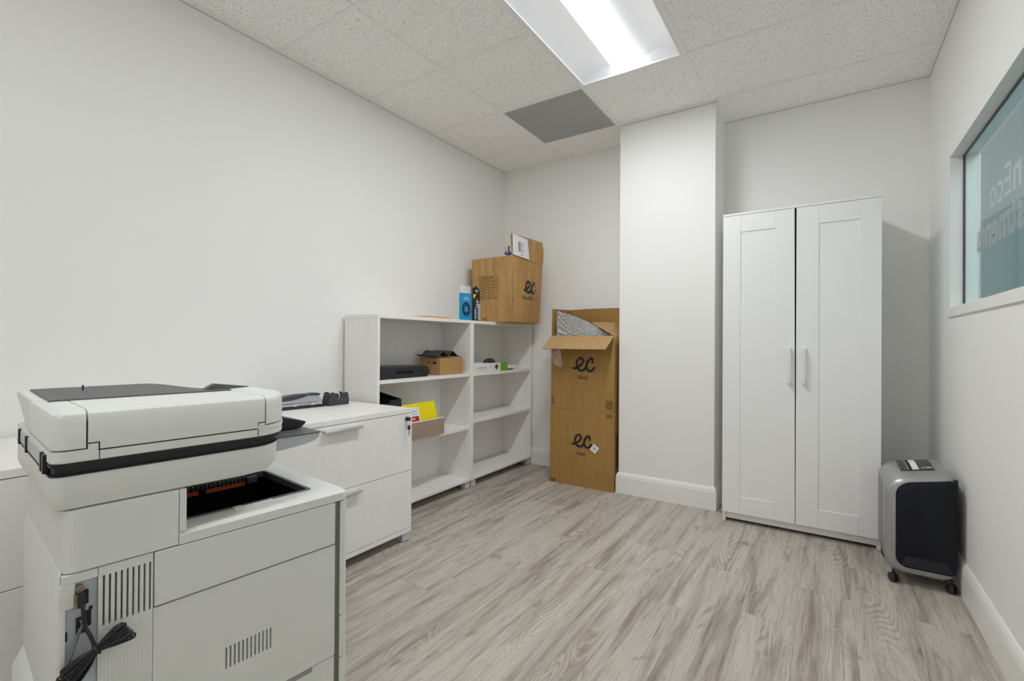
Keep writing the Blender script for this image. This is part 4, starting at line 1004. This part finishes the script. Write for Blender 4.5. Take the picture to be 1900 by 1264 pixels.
# ------------------------------------------------------------------ shelf contents, left bookcase
S1 = .8485; S2 = .4575; S2R = .4975
t = thing('carry_case', 'flat black zipped carry case with a handle on the upper shelf', 'case', (-2.335, 2.135, S1))
mb = MB(); mb.loft([[(p[0], p[1], z) for p in rr(-.125 + i_, .120 - i_, -.222 + i_, .222 - i_, .02, 5)] for z, i_ in ((0.0, .006), (.006, 0), (.034, .0), (.037, .003), (.040, .0), (.064, .002), (.070, .010))]); mb.build('case_body', M['leather'], t, smooth=True, ang=40)
mb = MB(); mb.tube(catmull([(.118, -.075, .028), (.128, -.072, .048), (.132, -.04, .053), (.132, .02, .053), (.129, .062, .048), (.118, .068, .030)], 8), .0055, 8); mb.build('handle', M['leather'], t, smooth=True, ang=80)
mb = MB(); mb.box(.110, .123, -.224, -.150, .004, .058); mb.box(.112, .1225, .165, .221, .012, .05); mb.build('side_pocket', M['leather'], t, apart=True, bevel=.004)
mb = MB(); mb.disc((.1245, -.085, .040), (0, 1, 0), (0, 0, 1), .003, 10); mb.build('stud', M['steel'], t)
t = thing('small_box', 'low light brown cardboard box behind the black carry case', 'box', (-2.315, 2.565, S1))
mb = MB(); mb.box(-.09, .100, -.105, .145, 0, .118); mb.build('box_body', M['carton_light'], t, bevel=.0015)
mb = MB(); quad(mb, (0, -.105, 0), (1, 0, 0), (0, 0, 1), (0, -1, 0), -.01, .005, .080, .090); quad(mb, (0, -.105, 0), (1, 0, 0), (0, 0, 1), (0, -1, 0), .035, .065, .076, .092); mb.build('printed_marks', M['ink'], t)
t = thing('document_sleeve', 'folded black plastic stand lying on the small brown box', 'stand', (-2.315, 2.565, S1 + .1195))
mb = MB()
zig = [(-.150, .004), (-.045, .056), (.005, .012), (.050, .050), (.150, .004)]
zig = [(-.165, .022), (-.115, .006), (-.070, .046), (-.062, .050), (-.004, .010), (.035, .048), (.040, .050), (.095, .012), (.135, .006)]
mb.loft([[(-.075, y, z) for y, z in zig], [(.080, y + .015, z * .9) for y, z in zig]], False, False, close=False)
o_s = mb.build('folded_panel', M['charcoal'], t, solid=.0035)
# magazine files
for k, (yc, lab) in enumerate(((1.960, 'black cardboard magazine file nearest the bookcase side, lower shelf'), (2.064, 'black cardboard magazine file beside a matching file, lower shelf'))):
    t = thing('magazine_file', lab, 'file holder', (-2.335, yc, S2), group='black magazine files on the lower shelf')
    mb = MB(); w_ = .048
    side = [(-.12, 0), (.115, 0), (.115, .262), (-.12, .300)] if k else [(-.12, 0), (.115, 0), (.115, .245), (-.12, .305)]
    mb.prism(side, 'y', -w_, -w_ + .003); mb.prism(side, 'y', w_ - .003, w_); mb.box(.112, .115, -w_ + .003, w_ - .003, 0, side[2][1]); mb.box(-.12, -.117, -w_ + .003, w_ - .003, 0, .30); mb.box(-.117, .112, -w_ + .003, w_ - .003, 0, .003)
    mb.build('file_body', M['leather'], t)
    if k:
        mb = MB(); quad(mb, (.1152, 0, 0), (0, 1, 0), (0, 0, 1), (1, 0, 0), .00, .036, .170, .186); mb.build('red_label', mat('pink_red_label', (.6, .16, .14), .5), t)
# shallow brown tray with the yellow pack, overhanging the shelf edge
t = thing('cardboard_tray', 'grey brown cardboard tray hanging over the shelf edge below the yellow pack', 'box', (-2.262, 2.278, S2 + .002), 0)
MB().box(-.115, .110, -.158, .158, 0, .003).build('tray_base', M['greyboard'], t)
mb = MB(); mb.box(.1075, .110, -.159, .159, .003, .108); mb.box(-.115, -.112, -.158, .158, .003, .085); mb.box(-.112, .1075, -.159, -.1565, .003, .085); mb.box(-.112, .1075, .1565, .159, .003, .085)
mb.build('tray_wall', M['greyboard'], t)
mb = MB(); mb.box(.1075, .1112, -.159, .159, .1082, .1145); mb.build('white_edge', M['white'], t)
t = thing('yellow_pack', 'bright yellow pack with a white and red label, leaning in the cardboard tray', 'package', (-2.262 + .088, 2.278, S2 + .0065), 0)
t.rotation_euler = (0, math.radians(-17), 0)
mb = MB(); mb.box(-.026, 0, -.154, .154, .004, .222); mb.build('pack_body', M['yellow'], t, bevel=.003)
mb = MB(); pts = rr(-.148, -.010, .085, .198, .012, 4); mb.face([(.0006, a, b) for a, b in pts], 0); px_ = (.0012, 0, 0); pv = ((0, 1, 0), (0, 0, 1), (1, 0, 0))
quad(mb, px_, *pv, -.140, -.022, .106, .138, 1)
quad(mb, (.0018, 0, 0), *pv, -.048, -.026, .109, .136, 3)
for k in range(7): quad(mb, (.0018, 0, 0), *pv, -.130 + k * .011, -.122 + k * .011, .118, .126, 0)
for r_ in range(2):
    for k in range(9): quad(mb, px_, *pv, -.120 + k * .0095 + r_ * .01, -.114 + k * .0095 + r_ * .01, .150 + .017 * r_, .158 + .017 * r_, 2)
mb.build('pack_label', [M['white'], M['ink_red'], mat('pale_blue_print', (.35, .45, .65), .5), mat('dark_red_print', (.35, .02, .02), .5)], t)

# right bookcase: white box with green end, mouse, slim tray
t = thing('paper_box', 'flat white box with a green end and plum emblem on the corner bookcase shelf', 'box', (-2.275, 3.035, S1))
mb = MB(); mb.box(-.10, .085, -.225, .120, 0, .066, 0); mb.box(-.1002, .0852, .120, .225, -.0, .0662, 1); mb.build('box_body', [M['white'], M['green']], t, bevel=.001)
mb = MB(); fxx = .0856
for k in range(9): quad(mb, (fxx, 0, 0), (0, 1, 0), (0, 0, 1), (1, 0, 0), -.185 + k * .013, -.176 + k * .013, .030, .039, 0)
for k in range(14): quad(mb, (fxx, 0, 0), (0, 1, 0), (0, 0, 1), (1, 0, 0), -.185 + k * .0095, -.180 + k * .0095, .017, .020, 0)
quad(mb, (fxx, 0, 0), (0, 1, 0), (0, 0, 1), (1, 0, 0), -.022, -.018, .028, .050, 1); quad(mb, (fxx, 0, 0), (0, 1, 0), (0, 0, 1), (1, 0, 0), .028, .032, .028, .050, 1)
mb.tube([(fxx, .065 + .020 * math.cos(a), .036 + .016 * math.sin(a)) for a in [2 * PI * k / 20 for k in range(20)]], .0022, 6, 2, True)
mb.face([(fxx + .0006, .065 + a, .036 + b) for a, b in ((0, .028), (.010, .012), (.022, 0), (.010, -.012), (0, -.028), (-.010, -.012), (-.022, 0), (-.010, .012))], 2)
mb.build('printed_marks', [mat('green_grey_print', (.30, .40, .34), .5), M['ink'], M['purple']], t)
t = thing('computer_mouse', 'black computer mouse on top of the flat white box', 'mouse', (-2.262, 3.100, S1 + .0667))
mb = MB(); bmesh.ops.create_uvsphere(mb.bm, u_segments=20, v_segments=12, radius=1, matrix=Matrix.Diagonal((.034, .074, .036, 1)))
bmesh.ops.bisect_plane(mb.bm, geom=mb.bm.verts[:] + mb.bm.edges[:] + mb.bm.faces[:], plane_co=(0, 0, 0), plane_no=(0, 0, -1), clear_outer=True)
bmesh.ops.contextual_create(mb.bm, geom=[e for e in mb.bm.edges if e.is_boundary]); mb.build('mouse_body', M['black_plastic'], t, smooth=True, ang=60)
mb = MB(); mb.tube([(.0, -.045, .0285), (.0, -.033, .0335)], .004, 10); mb.build('scroll_wheel', M['steel'], t)
t = thing('tablet_tray', 'slim white tray lying behind the flat white box, corner bookcase', 'tray', (-2.300, 3.355, S1))
mb = MB(); mb.box(-.10, .085, -.09, .085, .010, .036); mb.build('tray_body', M['white'], t, bevel=.006, seg=3)
mb = MB(); mb.box(-.095, .080, -.085, .03, 0, .0095); mb.build('tray_foot', M['black_plastic'], t)

# ------------------------------------------------------------------ on the filing cabinet
t = thing('hole_punch', 'long grey and black hole punch on the filing cabinet top', 'hole punch', (-2.362, 1.470, CT + .0005), math.radians(-6))
MB().box(-.035, .035, -.160, .160, 0, .012).build('base', M['black_plastic'], t, bevel=.003)
mb = MB(); mb.prism([(-.152, .016), (.150, .016), (.152, .020), (-.152, .026)], 'x', -.022, .024)
for y in (-.10, .0, .10): mb.tube([(.012, y, .010), (.012, y, .032)], .006, 12); mb.box(.008, .026, y - .013, y + .013, .014, .026)
mb.build('punch_head', M['steel'], t)
mb = MB(); mb.prism([(-.150, .028), (.147, .028), (.150, .040), (.128, .066), (.02, .070), (-.10, .058), (-.150, .048)], 'x', -.030, .030); mb.build('lever', M['punch_grey'], t, bevel=.005, seg=3)
mb = MB(); mb.prism([(y, z) for y, z in catmull([(-.10, .050), (-.07, .064), (-.0, .074), (.07, .075), (.128, .076), (.136, .066), (.125, .0645), (.07, .068), (.04, .058), (-.02, .048), (-.08, .046)], 4, True)], 'x', -.026, .0325); mb.build('grip', M['charcoal'], t, bevel=.002)
t = thing('tape_dispenser', 'dark grey tape dispenser with a white roll on the filing cabinet top', 'tape dispenser', (-2.325, 1.7085, CT + .0005), math.radians(-2))
prof = [(-.070, 0), (.070, 0), (.076, .018), (.070, .050), (.066, .068), (.056, .070), (.030, .066), (.016, .040), (.0, .030), (-.018, .036), (-.030, .058), (-.034, .074), (-.050, .075), (-.062, .070), (-.076, .020)]
mb = MB(); mb.prism(prof, 'x', .020, .034); mb.prism(prof, 'x', -.034, -.020); mb.prism([(-.074, 0), (.074, 0), (.074, .018), (.04, .024), (-.04, .024), (-.074, .018)], 'x', -.022, .022); mb.box(-.020, .020, .050, .072, .016, .064); mb.box(-.020, .020, -.074, -.058, .014, .062)
mb.build('body', M['charcoal'], t, bevel=.002)
mb = MB(); c_ = Vector((0, -.006, .050)); n2 = 28
for (ra, rb, mi) in ((.030, .017, 0),):
    O = [[(x, c_.y + r_ * math.cos(2 * PI * k / n2), c_.z + r_ * math.sin(2 * PI * k / n2)) for k in range(n2)] for x, r_ in ((-.012, ra), (.012, ra), (.012, rb), (-.012, rb), (-.012, ra))]
    mb.loft(O, False, False)
mb.build('tape_roll', M['tape_roll'], t, smooth=True, ang=40)
mb = MB(); mb.tube([(-.019, c_.y, c_.z), (.019, c_.y, c_.z)], .0165, 18); mb.build('hub', M['charcoal'], t)
mb = MB(); mb.box(-.012, .012, .068, .074, .066, .0705); mb.build('cutter', M['steel'], t); t.scale = (1, .87, .98)
